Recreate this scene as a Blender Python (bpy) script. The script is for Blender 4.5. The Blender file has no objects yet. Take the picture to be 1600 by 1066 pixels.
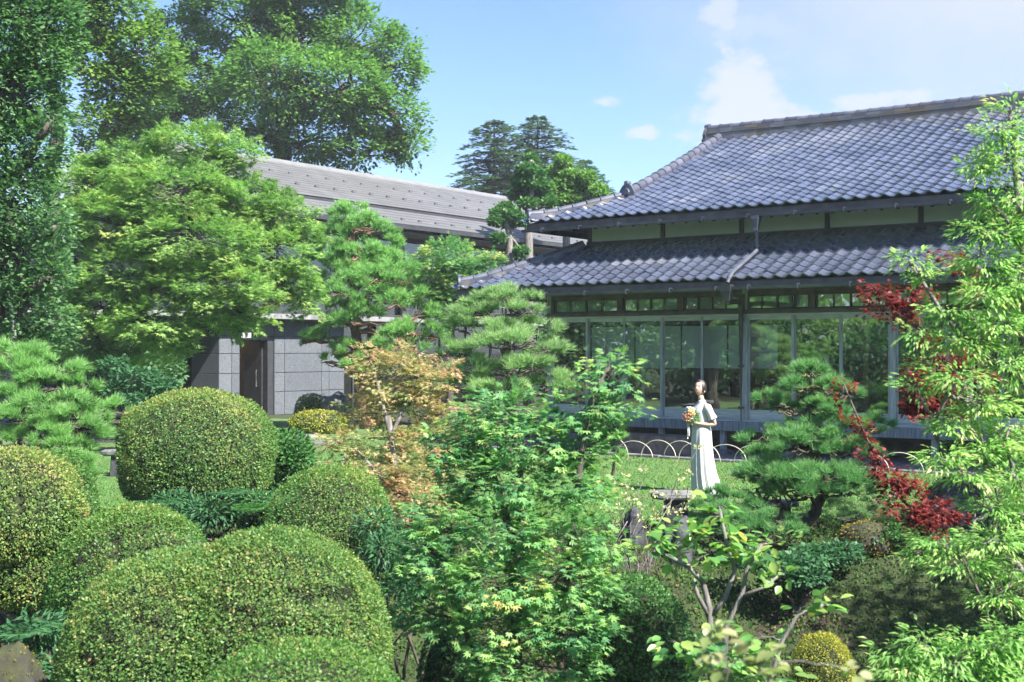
import bpy, math, random
import numpy as np
rng = np.random.default_rng(11)
random.seed(11)
S = bpy.context.scene
COL = S.collection
R = math.radians
FPX, CX, HY, CAMH = 1980.0, 800.0, 546.0, 2.05      # photo: focal length in px, centre column, horizon row; eye height

# ------------------------------------------------------------------ camera, sky, sun, exposure
cam = bpy.data.objects.new('camera', bpy.data.cameras.new('camera')); COL.objects.link(cam)
cam.data.sensor_width = 36.0
cam.data.lens = FPX / 1600 * 36
cam.data.clip_start, cam.data.clip_end = 0.05, 3000
cam.location = (0, 0, CAMH)
cam.rotation_euler = (R(90) + math.atan(13 / FPX), 0, 0)
cam.data.dof.use_dof = True
cam.data.dof.focus_distance = 17.5
cam.data.dof.aperture_fstop = 4.0
S.camera = cam
SUN_AZ, SUN_EL = 134.0, 47.0                          # azimuth clockwise from the view direction (+Y)
w = bpy.data.worlds.new('World'); S.world = w; w.use_nodes = True
nt = w.node_tree; nt.nodes.clear(); NN = nt.nodes.new; LK = nt.links.new
out = NN('ShaderNodeOutputWorld'); bg = NN('ShaderNodeBackground'); bg.inputs['Strength'].default_value = 0.092
LK(bg.outputs[0], out.inputs['Surface'])
sky = NN('ShaderNodeTexSky'); sky.sky_type = 'NISHITA'; sky.sun_disc = False
sky.sun_elevation = R(SUN_EL); sky.sun_rotation = R(SUN_AZ); sky.air_density = 1.0; sky.dust_density = 0.8; sky.ozone_density = 1.6
tc = NN('ShaderNodeTexCoord')
def vmath(op, a, b=None):
    n = NN('ShaderNodeVectorMath'); n.operation = op
    for i, v in enumerate((a, b)):
        if v is None: continue
        if isinstance(v, (tuple, list)): n.inputs[i].default_value = v
        else: LK(v, n.inputs[i])
    return n.outputs['Value'] if op in ('LENGTH', 'DOT_PRODUCT') else n.outputs[0]
def fmath(op, a, b=None, c=None, clamp=False):
    n = NN('ShaderNodeMath'); n.operation = op; n.use_clamp = clamp
    for i, v in enumerate((a, b, c)):
        if v is None: continue
        if isinstance(v, (int, float)): n.inputs[i].default_value = v
        else: LK(v, n.inputs[i])
    return n.outputs[0]
noi = NN('ShaderNodeTexNoise'); noi.inputs['Scale'].default_value = 13.0; noi.inputs['Detail'].default_value = 12; noi.inputs['Roughness'].default_value = 0.64
LK(vmath('MULTIPLY', tc.outputs['Generated'], (1, 1, 1.5)), noi.inputs['Vector'])
total = None
# (px, py, rx, ry, density, how ragged): cloud masses where the photograph has them, a thin bright veil high on the right
for (px, py, rx, ry, den, rag) in ((1175, 160, 125, 80, 0.85, 1), (1215, 195, 95, 45, 0.8, 1), (1195, 40, 70, 34, .5, 1.2), (1125, 5, 40, 30, .7, 1.2), (945, 160, 34, 14, .75, 1.2),
                                   (1000, 206, 32, 14, .75, 1.2), (1360, 155, 90, 22, .8, 1), (1405, 40, 90, 70, .6, 1), (120, 290, 120, 60, 1.0, 1), (1660, -120, 900, 520, .8, .10), (60, 170, 60, 40, .5, 1), (480, 70, 60, 40, .5, 1)):
    d = np.array([(px - CX) / FPX, 1.0, (HY - py) / FPX]); k = np.linalg.norm(d); d /= k
    v = vmath('SUBTRACT', tc.outputs['Generated'], tuple(d))
    v = vmath('MULTIPLY', v, (FPX * k / rx, FPX * k / max(rx, 300), FPX * k / ry))
    f = fmath('SUBTRACT', 1.0, vmath('LENGTH', v))
    f = fmath('ADD', f, fmath('MULTIPLY', fmath('SUBTRACT', noi.outputs['Fac'], 0.5), 4.2 * rag))
    mr = NN('ShaderNodeMapRange'); mr.interpolation_type = 'SMOOTHSTEP'
    LK(f, mr.inputs['Value']); mr.inputs['From Min'].default_value = 0.0; mr.inputs['From Max'].default_value = .7 if rag > .5 else 0.9
    mr.inputs['To Max'].default_value = den
    total = mr.outputs[0] if total is None else fmath('MAXIMUM', total, mr.outputs[0])
mixs = NN('ShaderNodeMix'); mixs.data_type = 'RGBA'
LK(total, mixs.inputs['Factor']); LK(vmath('MULTIPLY', sky.outputs[0], (.40, .46, .58)), mixs.inputs['A']); mixs.inputs['B'].default_value = (2.0, 2.09, 2.15, 1)
LK(mixs.outputs['Result'], bg.inputs['Color'])
sun = bpy.data.objects.new('sun', bpy.data.lights.new('sun', 'SUN')); COL.objects.link(sun)
sun.data.energy = 3.5; sun.data.angle = R(0.6); sun.data.color = (1.0, 0.96, 0.895)
sun.rotation_euler = (R(90 - SUN_EL), 0, R(-SUN_AZ + 180))
sun.location = (20, 0, 30)
S.view_settings.view_transform = 'Standard'; S.view_settings.look = 'None'; S.view_settings.gamma = 1.0
S.view_settings.use_curve_mapping = False
S.view_settings.exposure = 2.22
S.render.engine = 'CYCLES'
cy = S.cycles; cy.max_bounces = 12; cy.diffuse_bounces = 9; cy.glossy_bounces = 3; cy.transmission_bounces = 9; cy.transparent_max_bounces = 8
cy.use_denoising = True; cy.caustics_reflective = False; cy.caustics_refractive = False; cy.sample_clamp_indirect = 6.0

# ------------------------------------------------------------------ helpers
def at(px, py, Y): return np.array([(px - CX) / FPX * Y, Y, CAMH - (py - HY) / FPX * Y])
def ss(t): t = np.clip(t, 0, 1); return t * t * (3 - 2 * t)
def ground_z(x, y):
    x = np.asarray(x, float); y = np.asarray(y, float)
    edge = 14.5 + 0.35 * np.sin(x * 0.7 + 1) - 0.25 * np.sin(x * 1.9)
    z = -1.3 * ss((edge - y) / 4.2)
    near = ss((17 - y) / 4.0)
    return z + near * (0.05 * np.sin(x * 2.1 + y * 1.3) + 0.04 * np.sin(x * 4.3 - y * 3.1 + 2)) * ss((edge + .3 - y) / 2)
def tag(o, label=None, cat=None, group=None, kind=None):
    if label: o['label'] = label
    if cat: o['category'] = cat
    if group: o['group'] = group
    if kind: o['kind'] = kind
    return o
def empty(name, loc, rz=0, label=None, cat=None, group=None):
    o = bpy.data.objects.new(name, None); COL.objects.link(o); o.location = loc; o.rotation_euler = (0, 0, rz); o.empty_display_size = .2
    return tag(o, label, cat, group)
def link_mesh(name, me, m=None, parent=None):
    if m is not None and not me.materials: me.materials.append(m)
    o = bpy.data.objects.new(name, me); COL.objects.link(o)
    if parent is not None: o.parent = parent
    return o
def fast_mesh(name, V, T, tint=None, smooth=False, M=None):
    """V (n,3) verts, T (m,3) triangles, tint per vertex"""
    me = bpy.data.meshes.new(name); n, m = len(V), len(T)
    me.vertices.add(n); me.vertices.foreach_set('co', np.ascontiguousarray(V, np.float32).ravel())
    me.loops.add(m * 3); me.loops.foreach_set('vertex_index', np.ascontiguousarray(T, np.int32).ravel())
    me.polygons.add(m); me.polygons.foreach_set('loop_start', np.arange(0, m * 3, 3, dtype=np.int32))
    if smooth: me.polygons.foreach_set('use_smooth', np.ones(m, bool))
    if M is not None: me.polygons.foreach_set('material_index', np.ascontiguousarray(M, np.int32))
    if tint is not None:
        a = me.attributes.new('tint', 'FLOAT', 'POINT'); a.data.foreach_set('value', np.ascontiguousarray(tint, np.float32))
    me.update(calc_edges=True)
    return me
class MB:
    """collects boxes, tubes, rings into one mesh"""
    def __init__(self): self.v = []; self.f = []; self.n = 0
    def add(self, verts, faces):
        verts = np.asarray(verts, float); self.v.append(verts)
        self.f += [tuple(i + self.n for i in f) for f in faces]; self.n += len(verts); return self
    def box(self, x0, x1, y0, y1, z0, z1):
        return self.add([(x0, y0, z0), (x1, y0, z0), (x1, y1, z0), (x0, y1, z0), (x0, y0, z1), (x1, y0, z1), (x1, y1, z1), (x0, y1, z1)],
                        [(0, 3, 2, 1), (4, 5, 6, 7), (0, 1, 5, 4), (1, 2, 6, 5), (2, 3, 7, 6), (3, 0, 4, 7)])
    def prism(self, poly, axis, a, b):
        """poly: 2-D outline; axis 0/1/2 the extrusion axis"""
        n = len(poly); vs = []
        for t in (a, b):
            for (p, q) in poly: vs.append((t, p, q) if axis == 0 else (p, t, q) if axis == 1 else (p, q, t))
        fs = [tuple(range(n)), tuple(range(2 * n - 1, n - 1, -1))] + [(i, i + n, (i + 1) % n + n, (i + 1) % n) for i in range(n)]
        return self.add(vs, fs)
    def tube(self, path, rad, sides=6, caps=True):
        P = np.asarray(path, float); k = len(P); rad = np.broadcast_to(np.asarray(rad, float), (k,))
        T = np.gradient(P, axis=0); T /= np.linalg.norm(T, axis=1)[:, None] + 1e-9
        ref = np.array([0, 0, 1.0]) if abs(T[:, 2]).mean() < .8 else np.array([1.0, 0, 0])
        A = np.cross(T, ref); A /= np.linalg.norm(A, axis=1)[:, None] + 1e-9; B = np.cross(T, A)
        an = np.arange(sides) / sides * 2 * math.pi
        vs = (P[:, None] + rad[:, None, None] * (np.cos(an)[None, :, None] * A[:, None] + np.sin(an)[None, :, None] * B[:, None])).reshape(-1, 3)
        fs = [(i * sides + j, (i + 1) * sides + j, (i + 1) * sides + (j + 1) % sides, i * sides + (j + 1) % sides) for i in range(k - 1) for j in range(sides)]
        if caps: fs += [tuple(range(sides)), tuple(range(k * sides - 1, (k - 1) * sides - 1, -1))]
        return self.add(vs, fs)
    def loft(self, rings, caps=True):
        rings = np.asarray(rings, float); k, s = rings.shape[:2]
        fs = [(i * s + j, i * s + (j + 1) % s, (i + 1) * s + (j + 1) % s, (i + 1) * s + j) for i in range(k - 1) for j in range(s)]
        if caps: fs += [tuple(range(s - 1, -1, -1)), tuple(range((k - 1) * s, k * s))]
        return self.add(rings.reshape(-1, 3), fs)
    def mesh(self, name, smooth=False, bevel=0.0):
        me = bpy.data.meshes.new(name)
        V = np.concatenate(self.v) if self.v else np.zeros((0, 3))
        me.from_pydata(V.tolist(), [], self.f); me.update()
        if bevel:
            import bmesh
            b = bmesh.new(); b.from_mesh(me)
            bmesh.ops.bevel(b, geom=list(b.edges), offset=bevel, segments=1, affect='EDGES', clamp_overlap=True); b.to_mesh(me); b.free()
        if smooth: me.polygons.foreach_set('use_smooth', np.ones(len(me.polygons), bool))
        return me
    def build(self, name, m, parent=None, smooth=False, bevel=0.0): return link_mesh(name, self.mesh(name, smooth, bevel), m, parent)

# ------------------------------------------------------------------ materials
def new_mat(name):
    m = bpy.data.materials.new(name); m.use_nodes = True; t = m.node_tree
    return m, t, t.nodes['Principled BSDF']
def surf(name, c1, c2=None, rough=.7, scale=6, stretch=(1, 1, 1), bump=0.0, bscale=None, metal=0.0, c3=None, spec=.5, jitter=0.0, detail=6):
    """colour from two-octave noise between c1 and c2 (patches of c3), small relief, per-piece value jitter"""
    m, t, b = new_mat(name); n = t.nodes.new; l = t.links.new
    c2 = c2 or c1
    tcd = n('ShaderNodeTexCoord'); mp = n('ShaderNodeMapping'); mp.inputs['Scale'].default_value = stretch
    l(tcd.outputs['Object'], mp.inputs['Vector'])
    no = n('ShaderNodeTexNoise'); no.inputs['Scale'].default_value = scale; no.inputs['Detail'].default_value = detail; l(mp.outputs[0], no.inputs['Vector'])
    ra = n('ShaderNodeValToRGB'); ra.color_ramp.elements[0].position = .35; ra.color_ramp.elements[1].position = .65
    ra.color_ramp.elements[0].color = (*c1, 1); ra.color_ramp.elements[1].color = (*c2, 1)
    l(no.outputs['Fac'], ra.inputs['Fac']); col = ra.outputs[0]
    if c3:
        n3 = n('ShaderNodeTexNoise'); n3.inputs['Scale'].default_value = scale * .37; n3.inputs['Detail'].default_value = 7; l(mp.outputs[0], n3.inputs['Vector'])
        r3 = n('ShaderNodeValToRGB'); r3.color_ramp.elements[0].position = .52; r3.color_ramp.elements[1].position = .62; l(n3.outputs['Fac'], r3.inputs['Fac'])
        mx = n('ShaderNodeMix'); mx.data_type = 'RGBA'; l(r3.outputs[0], mx.inputs['Factor']); l(col, mx.inputs['A']); mx.inputs['B'].default_value = (*c3, 1); col = mx.outputs['Result']
    if jitter:
        oi = n('ShaderNodeObjectInfo'); ge = n('ShaderNodeNewGeometry')
        ad = n('ShaderNodeMath'); ad.operation = 'ADD'; l(oi.outputs['Random'], ad.inputs[0]); l(ge.outputs['Random Per Island'], ad.inputs[1])
        fr = n('ShaderNodeMath'); fr.operation = 'FRACT'; l(ad.outputs[0], fr.inputs[0])
        mr = n('ShaderNodeMapRange'); l(fr.outputs[0], mr.inputs['Value']); mr.inputs['To Min'].default_value = 1 - jitter; mr.inputs['To Max'].default_value = 1 + jitter
        hs = n('ShaderNodeHueSaturation'); l(mr.outputs[0], hs.inputs['Value']); l(col, hs.inputs['Color']); col = hs.outputs[0]
    l(col, b.inputs['Base Color']); b.inputs['Roughness'].default_value = rough; b.inputs['Metallic'].default_value = metal
    b.inputs['Specular IOR Level'].default_value = spec
    if bump:
        nb = n('ShaderNodeTexNoise'); nb.inputs['Scale'].default_value = bscale or scale * 6; nb.inputs['Detail'].default_value = 5; l(mp.outputs[0], nb.inputs['Vector'])
        bp = n('ShaderNodeBump'); bp.inputs['Strength'].default_value = bump; bp.inputs['Distance'].default_value = .02; l(nb.outputs['Fac'], bp.inputs['Height']); l(bp.outputs[0], b.inputs['Normal'])
    return m
def leafmat(name, stops, trans=.4, rough=.5, vary=.28, spec=.35, tgain=(1.1, 1.3, .95), gain=1.5):
    """stops: colours along the tint attribute (age / kind of leaf); each leaf also varies by itself; light passes through the blade"""
    stops = [tuple(min(.62, v * gain) for v in c) for c in stops]; trans = min(.5, trans + .08)
    m, t, b = new_mat(name); n = t.nodes.new; l = t.links.new
    at_ = n('ShaderNodeAttribute'); at_.attribute_name = 'tint'
    ra = n('ShaderNodeValToRGB'); els = ra.color_ramp.elements
    for i, c in enumerate(stops):
        p = i / max(1, len(stops) - 1)
        e = els[i] if i < 2 and (i == 0 or len(stops) == 2) else (els.new(p) if i < len(stops) - 1 else els[-1])
        e.position = p; e.color = (*c, 1)
    l(at_.outputs['Fac'], ra.inputs['Fac'])
    ge = n('ShaderNodeNewGeometry'); oi = n('ShaderNodeObjectInfo')
    ad = n('ShaderNodeMath'); ad.operation = 'ADD'; l(oi.outputs['Random'], ad.inputs[0]); l(ge.outputs['Random Per Island'], ad.inputs[1])
    fr = n('ShaderNodeMath'); fr.operation = 'FRACT'; l(ad.outputs[0], fr.inputs[0])
    mr = n('ShaderNodeMapRange'); l(fr.outputs[0], mr.inputs['Value']); mr.inputs['To Min'].default_value = 1 - vary; mr.inputs['To Max'].default_value = 1 + vary
    hs = n('ShaderNodeHueSaturation'); l(mr.outputs[0], hs.inputs['Value']); l(ra.outputs[0], hs.inputs['Color'])
    l(hs.outputs[0], b.inputs['Base Color']); b.inputs['Roughness'].default_value = rough; b.inputs['Specular IOR Level'].default_value = spec
    tr = n('ShaderNodeBsdfTranslucent'); mu = n('ShaderNodeMix'); mu.data_type = 'RGBA'; mu.blend_type = 'MULTIPLY'; mu.inputs['Factor'].default_value = 1
    l(hs.outputs[0], mu.inputs['A']); mu.inputs['B'].default_value = (*tgain, 1); l(mu.outputs['Result'], tr.inputs['Color'])
    ms = n('ShaderNodeMixShader'); ms.inputs[0].default_value = trans
    l(b.outputs[0], ms.inputs[1]); l(tr.outputs[0], ms.inputs[2]); l(ms.outputs[0], t.nodes['Material Output'].inputs['Surface'])
    return m
def glassmat(name, refl=.22, tint=(.86, .93, .9)):
    m, t, b = new_mat(name); n = t.nodes.new; l = t.links.new; t.nodes.remove(b)
    tr = n('ShaderNodeBsdfTransparent'); tr.inputs['Color'].default_value = (*tint, 1)
    gl = n('ShaderNodeBsdfGlossy'); gl.inputs['Roughness'].default_value = 0.0; gl.inputs['Color'].default_value = (.95, .98, .96, 1)
    no = n('ShaderNodeTexNoise'); no.inputs['Scale'].default_value = 1.6; no.inputs['Detail'].default_value = 1
    tcd = n('ShaderNodeTexCoord'); l(tcd.outputs['Object'], no.inputs['Vector'])
    bp = n('ShaderNodeBump'); bp.inputs['Strength'].default_value = .05; bp.inputs['Distance'].default_value = .02; l(no.outputs['Fac'], bp.inputs['Height']); l(bp.outputs[0], gl.inputs['Normal'])
    fr = n('ShaderNodeFresnel'); fr.inputs['IOR'].default_value = 1.5
    ad = n('ShaderNodeMath'); ad.operation = 'ADD'; ad.use_clamp = True; ad.inputs[1].default_value = refl; l(fr.outputs[0], ad.inputs[0])
    mx = n('ShaderNodeMixShader'); l(ad.outputs[0], mx.inputs[0]); l(tr.outputs[0], mx.inputs[1]); l(gl.outputs[0], mx.inputs[2])
    l(mx.outputs[0], t.nodes['Material Output'].inputs['Surface'])
    return m
M = {}
M['tile'] = surf('glazed_roof_tile', (.06, .07, .105), (.1, .112, .155), rough=.15, scale=1.1, jitter=.18, c3=(.125, .132, .16), spec=1.0, bump=.06, bscale=30)
b_ = M['tile'].node_tree.nodes['Principled BSDF']; b_.inputs['Coat Weight'].default_value = .8; b_.inputs['Coat Roughness'].default_value = .12
M['ridge'] = surf('ridge_tile', (.052, .058, .088), (.09, .092, .115), rough=.36, scale=5, jitter=.3, c3=(.13, .12, .11), bump=.2)
M['ridge_old'] = surf('weathered_ridge_course', (.11, .112, .13), (.165, .16, .155), rough=.5, scale=3, stretch=(1, 1, 4), jitter=.3, c3=(.16, .13, .09))
M['plaster'] = surf('pale_plaster', (.74, .78, .74), (.8, .83, .8), rough=.85, scale=2, c3=(.7, .74, .7), bump=.1)
M['darkwood'] = surf('dark_weathered_timber', (.065, .055, .052), (.115, .1, .095), rough=.7, scale=5, stretch=(1, 1, 1), bump=.25)
M['greywood'] = surf('grey_weathered_timber', (.26, .27, .3), (.44, .45, .49), rough=.75, scale=9, stretch=(3, 3, .35), bump=.3, jitter=.15)
M['greyboard'] = surf('grey_weathered_board', (.4, .405, .43), (.58, .59, .61), rough=.75, scale=8, stretch=(.35, 3, 4), bump=.3, jitter=.15)
M['beamface'] = surf('veranda_edge_timber', (.12, .14, .18), (.24, .27, .33), rough=.6, scale=8, stretch=(4, 3, .3), bump=.2)
M['metal_pipe'] = surf('grey_painted_gutter', (.06, .065, .085), (.11, .115, .14), rough=.4, scale=4, spec=.6)
M['glass'] = glassmat('door_glass', .16, (.96, .985, .97))
M['glass2'] = glassmat('window_glass', .12)
M['blind'] = surf('paper_blind', (.8, .86, .84), (.86, .9, .88), rough=.8, scale=1)
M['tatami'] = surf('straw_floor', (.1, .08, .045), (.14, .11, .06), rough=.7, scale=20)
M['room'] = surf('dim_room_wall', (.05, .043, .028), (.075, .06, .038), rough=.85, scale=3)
M['amberwood'] = surf('amber_timber', (.3, .15, .045), (.42, .22, .07), rough=.5, scale=6, stretch=(3, 3, .3))
M['granite'] = surf('speckled_granite', (.05, .057, .065), (.14, .152, .168), rough=.7, scale=55, jitter=.16, bump=.15, detail=3)
M['mortar'] = surf('dark_joint', (.05, .055, .06), rough=.9)
M['roofmetal'] = surf('grey_standing_metal_roof', (.115, .113, .115), (.14, .138, .14), rough=.5, scale=1.2, metal=.1, c3=(.122, .12, .12), jitter=.05)
M['concrete'] = surf('pale_concrete', (.17, .175, .17), (.25, .255, .25), rough=.8, scale=4, bump=.1, c3=(.12, .125, .115))
M['darkmetal'] = surf('dark_bronze_metal', (.03, .03, .032), (.045, .045, .048), rough=.4, spec=.6)
M['stone'] = surf('garden_stone', (.085, .085, .09), (.19, .187, .19), rough=.85, scale=5, bump=.6, bscale=14, c3=(.2, .2, .17))
M['darkstone'] = surf('dark_garden_stone', (.018, .02, .023), (.055, .058, .066), rough=.75, scale=5, bump=.7, bscale=12)
M['stepstone'] = surf('purple_grey_step_stone', (.07, .055, .06), (.15, .12, .125), rough=.6, scale=7, bump=.35, bscale=18)
M['mossrock'] = surf('moss_covered_rock', (.028, .026, .018), (.045, .05, .018), rough=.95, scale=6, bump=.7, bscale=25, c3=(.025, .025, .027))
M['moss'] = surf('yellow_green_moss', (.14, .13, .02), (.1, .15, .03), rough=.95, scale=12, bump=.8, bscale=60, c3=(.2, .13, .03))
M['gravel'] = surf('grey_gravel', (.08, .085, .09), (.3, .3, .31), rough=.9, scale=40, bump=.8, bscale=50)
M['bamboo'] = surf('pale_bent_bamboo', (.5, .46, .36), (.62, .58, .48), rough=.5, scale=12)
M['bark'] = surf('grey_brown_bark', (.05, .04, .032), (.12, .1, .085), rough=.9, scale=9, stretch=(2, 2, .5), bump=.7, bscale=25)
M['bark_pale'] = surf('pale_grey_bark', (.1, .09, .08), (.22, .2, .18), rough=.85, scale=9, stretch=(2, 2, .6), bump=.4)
M['bark_red'] = surf('red_pine_bark', (.14, .07, .045), (.24, .13, .09), rough=.9, scale=9, bump=.7, bscale=25)
M['bark_moss'] = surf('mossy_pine_bark', (.05, .04, .033), (.11, .09, .07), rough=.9, scale=9, bump=.7, bscale=25, c3=(.12, .11, .025))
M['shadecore'] = surf('dark_shade_core', (.018, .026, .008), (.035, .045, .014), rough=1, scale=25, bump=.8)  # for the solid dome cores: the shade inside the bush is put into this colour
# ------------------------------------------------------------------ ground, lawn, gravel
def grid_sheet(name, xs, ys, zf, m, kind='structure', label=None):
    X, Y = np.meshgrid(xs, ys); Z = zf(X, Y); nx, ny = len(xs), len(ys)
    V = np.stack([X, Y, Z], -1).reshape(-1, 3)
    i, j = np.meshgrid(np.arange(nx - 1), np.arange(ny - 1)); a = (j * nx + i).ravel()
    T = np.concatenate([np.stack([a, a + 1, a + nx + 1], 1), np.stack([a, a + nx + 1, a + nx], 1)])
    o = link_mesh(name, fast_mesh(name, V, T, smooth=True), m); return tag(o, label, None, None, kind)
M['soil'] = surf('mossy_soil', (.022, .034, .009), (.034, .05, .012), rough=1, scale=2.2, bump=.9, bscale=40, c3=(.034, .022, .014))
M['lawn'] = surf('mown_lawn_soil', (.05, .115, .025), (.08, .155, .035), rough=1, scale=3, bump=.6, bscale=70, c3=(.10, .13, .04))
xs = np.concatenate([np.linspace(-600, -40, 15), np.linspace(-36, -11, 20), np.linspace(-10, 10, 130), np.linspace(11, 36, 20), np.linspace(40, 600, 15)])
ys = np.concatenate([np.linspace(-300, -10, 10), np.linspace(-8, 7, 12), np.linspace(7.2, 17, 90), np.linspace(18, 60, 22), np.linspace(65, 900, 15)])
grid_sheet('ground', xs, ys, ground_z, M['soil'], label='mossy earth of the garden falling to the front')
def lawn_z(x, y): return ground_z(x, y) + .006
P0 = np.array([4.508, 24.48]); HRZ = math.atan2(-.591, .806); rv = np.array([.806, -.591]); nv = np.array([.591, .806])
def hw(L, y, z=0): q = P0 + L * rv + y * nv; return np.array([q[0], q[1], z])
# lawn: from the top of the bank to the gravel strip along the veranda, and on towards the other building
poly = [(-13, 17.2), (-7, 16.4), (-3, 15.4), (-1, 14.9), (2, 15.1), (4.2, 15.0), (7, 15.2), (11, 15.6)]
e1 = hw(9.5, -1.55)[:2]; e0 = hw(-6.2, -1.55)[:2]
poly += [tuple(e1), tuple(e0), (-2.5, 34), (-7, 37.5), (-14, 31)]
lawn = MB(); lawn.add([(x, y, .008) for x, y in poly], [tuple(range(len(poly)))])
tag(lawn.build('lawn', M['lawn']), 'mown green lawn in front of the old house', None, None, 'structure')
gs = MB(); gs.add([(*hw(L, y)[:2], .012) for L, y in ((-6.2, -1.55), (9.5, -1.55), (9.5, 6), (-6.2, 6))], [(0, 1, 2, 3)])
tag(gs.build('gravel_path', M['gravel']), 'grey gravel drip strip along the veranda', None, None, 'structure')
# pebbles on the strip where it shows
pv = MB(); 
for k in range(1500):
    L, y = random.uniform(-4.5, 5), random.uniform(-1.4, -.1); q = hw(L, y, .012); s = random.uniform(.014, .035)
    a = np.array([[1, 0, .2], [0, 1, .3], [-1, 0, .1], [0, -1, .25], [.1, .1, .75]]) * s * np.array([1, random.uniform(.6, 1), random.uniform(.5, 1)])
    t = random.uniform(0, 6.28); a = a @ np.array([[math.cos(t), math.sin(t), 0], [-math.sin(t), math.cos(t), 0], [0, 0, 1]])
    pv.add(a + q, [(0, 1, 4), (1, 2, 4), (2, 3, 4), (3, 0, 4)])
M['pebble'] = surf('grey_pebbles', (.12, .125, .13), (.32, .32, .33), rough=.8, scale=3, jitter=.5)
tag(pv.build('gravel', M['pebble']), 'loose grey pebbles of the gravel strip', None, None, 'stuff')
# kerb stones between lawn and gravel: separate long stones
for i in range(10):
    k = MB(); L0 = -5.5 + i * 1.5
    k.box(0, 1.485, 0, .13, -.1, .05 + .006 * (i % 3))
    q = hw(L0, -1.6); o = k.build('kerb_stone', M['stone'], bevel=.012); o.location = q; o.rotation_euler = (0, 0, HRZ)
    o['kind'] = 'structure'; o['group'] = 'kerb stones edging the lawn'

# ------------------------------------------------------------------ the old house (local x = along the front to the right, y = into the house)
house = empty('traditional_house', (P0[0], P0[1], 0), HRZ, 'old single-storey timber house with blue-grey tiled double roof and glazed veranda', 'house')
LX, RX = -4.64, 9.0                                   # corner on the left, hidden end on the right
PW = .928                                             # width of one door
# --- tiles
def tile_mesh():
    prof = [(0.0, .012), (.035, .045), (.085, .05), (.125, .026), (.18, .004), (.24, .002), (.30, .024)]
    ln, th = .30, .02; V = []; Fc = []
    for y in (0, ln):
        for x, z in prof: V.append((x, y, z + th))
    for x, z in prof: V.append((x, 0, z - .004))
    n = len(prof)
    for i in range(n - 1):
        Fc.append((i, i + 1, i + 1 + n, i + n)); Fc.append((2 * n + i, 2 * n + i + 1, i + 1, i))
    me = bpy.data.meshes.new('roof_tile'); me.from_pydata(V, [], Fc); me.materials.append(M['tile'])
    return me, np.array(V), Fc
TME, TV, TF = tile_mesh()
COV, EXP = .265, .235
def curve_roof(z0, slope, run, sag):
    f = lambda t: z0 + slope * t - sag * math.sin(math.pi * min(1, max(0, t / run)))
    return f
def lay_tiles(roof, y0, run, zf, xleft, xright, n_single, single_x):
    """tiles from the eave up; the lowest rows that show are single tiles, the rest one field"""
    t = 0; row = 0; field = MB(); made = 0
    while t < run - .05:
        z = zf(t); sl = math.atan2(zf(t + .12) - zf(t), .12)
        x = xright
        while x > xleft(t) - .02:
            x -= COV
            rx, ry, rz = sl - .075 + random.gauss(0, .011), random.gauss(0, .011), random.gauss(0, .009)
            loc = (x, y0 + t, z + .02 + random.gauss(0, .003))
            if row < n_single and single_x[0] < x < single_x[1]:
                o = bpy.data.objects.new('roof_tile', TME); COL.objects.link(o); o.parent = roof; o.location = loc; o.rotation_euler = (rx, ry, rz); made += 1
            else:
                c, s = math.cos(rx), math.sin(rx); v = TV.copy(); yy = v[:, 1] * c - v[:, 2] * s; zz = v[:, 1] * s + v[:, 2] * c
                v[:, 1] = yy; v[:, 2] = zz + ry * v[:, 0] * -1; field.add(v + np.array(loc), TF)
        t += EXP * math.cos(sl); row += 1
    o = field.build('roof_tile_field', M['tile'], roof); o['kind'] = 'stuff'
    return made
# --- upper roof
UE, URUN, UZ = -.31, 6.0, 4.73
HIPR = 1.594
uz = curve_roof(UZ, .408, URUN, .07)
UL = LX - .31
b = MB()
NS = 12
for i in range(NS):
    ta, tb = URUN * i / NS, URUN * (i + 1) / NS
    xa = UL + min(ta, HIPR); xb = UL + min(tb, HIPR)
    b.add([(xa, UE + ta, uz(ta)), (RX + .3, UE + ta, uz(ta)), (RX + .3, UE + tb, uz(tb)), (xb, UE + tb, uz(tb)),
           (xa, UE + ta, uz(ta) - .09), (RX + .3, UE + ta, uz(ta) - .09), (RX + .3, UE + tb, uz(tb) - .09), (xb, UE + tb, uz(tb) - .09)],
          [(0, 1, 2, 3), (7, 6, 5, 4), (0, 4, 5, 1), (0, 3, 7, 4), (1, 5, 6, 2)])
# left hip slope and back slope
b.add([(UL, UE, UZ - .02), (UL + HIPR, UE + HIPR, uz(HIPR) - .02), (UL + HIPR, 2 * URUN + UE - HIPR, uz(HIPR) - .02), (UL, 2 * URUN + UE, UZ - .02)], [(3, 2, 1, 0)])
b.add([(UL, UE + 2 * URUN, UZ), (RX + .3, UE + 2 * URUN, UZ), (RX + .3, UE + URUN, uz(URUN) - .01), (UL + HIPR, UE + URUN, uz(URUN) - .01), (UL + HIPR, UE + 2 * URUN - HIPR, uz(HIPR))], [(4, 3, 2, 1, 0)])
b.add([(UL + HIPR + .02, UE + HIPR, uz(HIPR) - .1), (UL + HIPR + .02, UE + URUN, uz(URUN) - .1), (UL + HIPR + .02, UE + 2 * URUN - HIPR, uz(HIPR) - .1)], [(0, 1, 2)])
b.add([(RX + .1, UE + .1, UZ - .1), (RX + .1, UE + URUN, uz(URUN) - .1), (RX + .1, UE + 2 * URUN - .1, UZ - .1)], [(2, 1, 0)])
up = b.build('upper_roof', M['darkwood'], house)
n1 = lay_tiles(up, UE - .06, URUN, uz, lambda t: UL + min(t, HIPR) + .05, 8.9, 3, (-4.9, 4.6))
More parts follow.
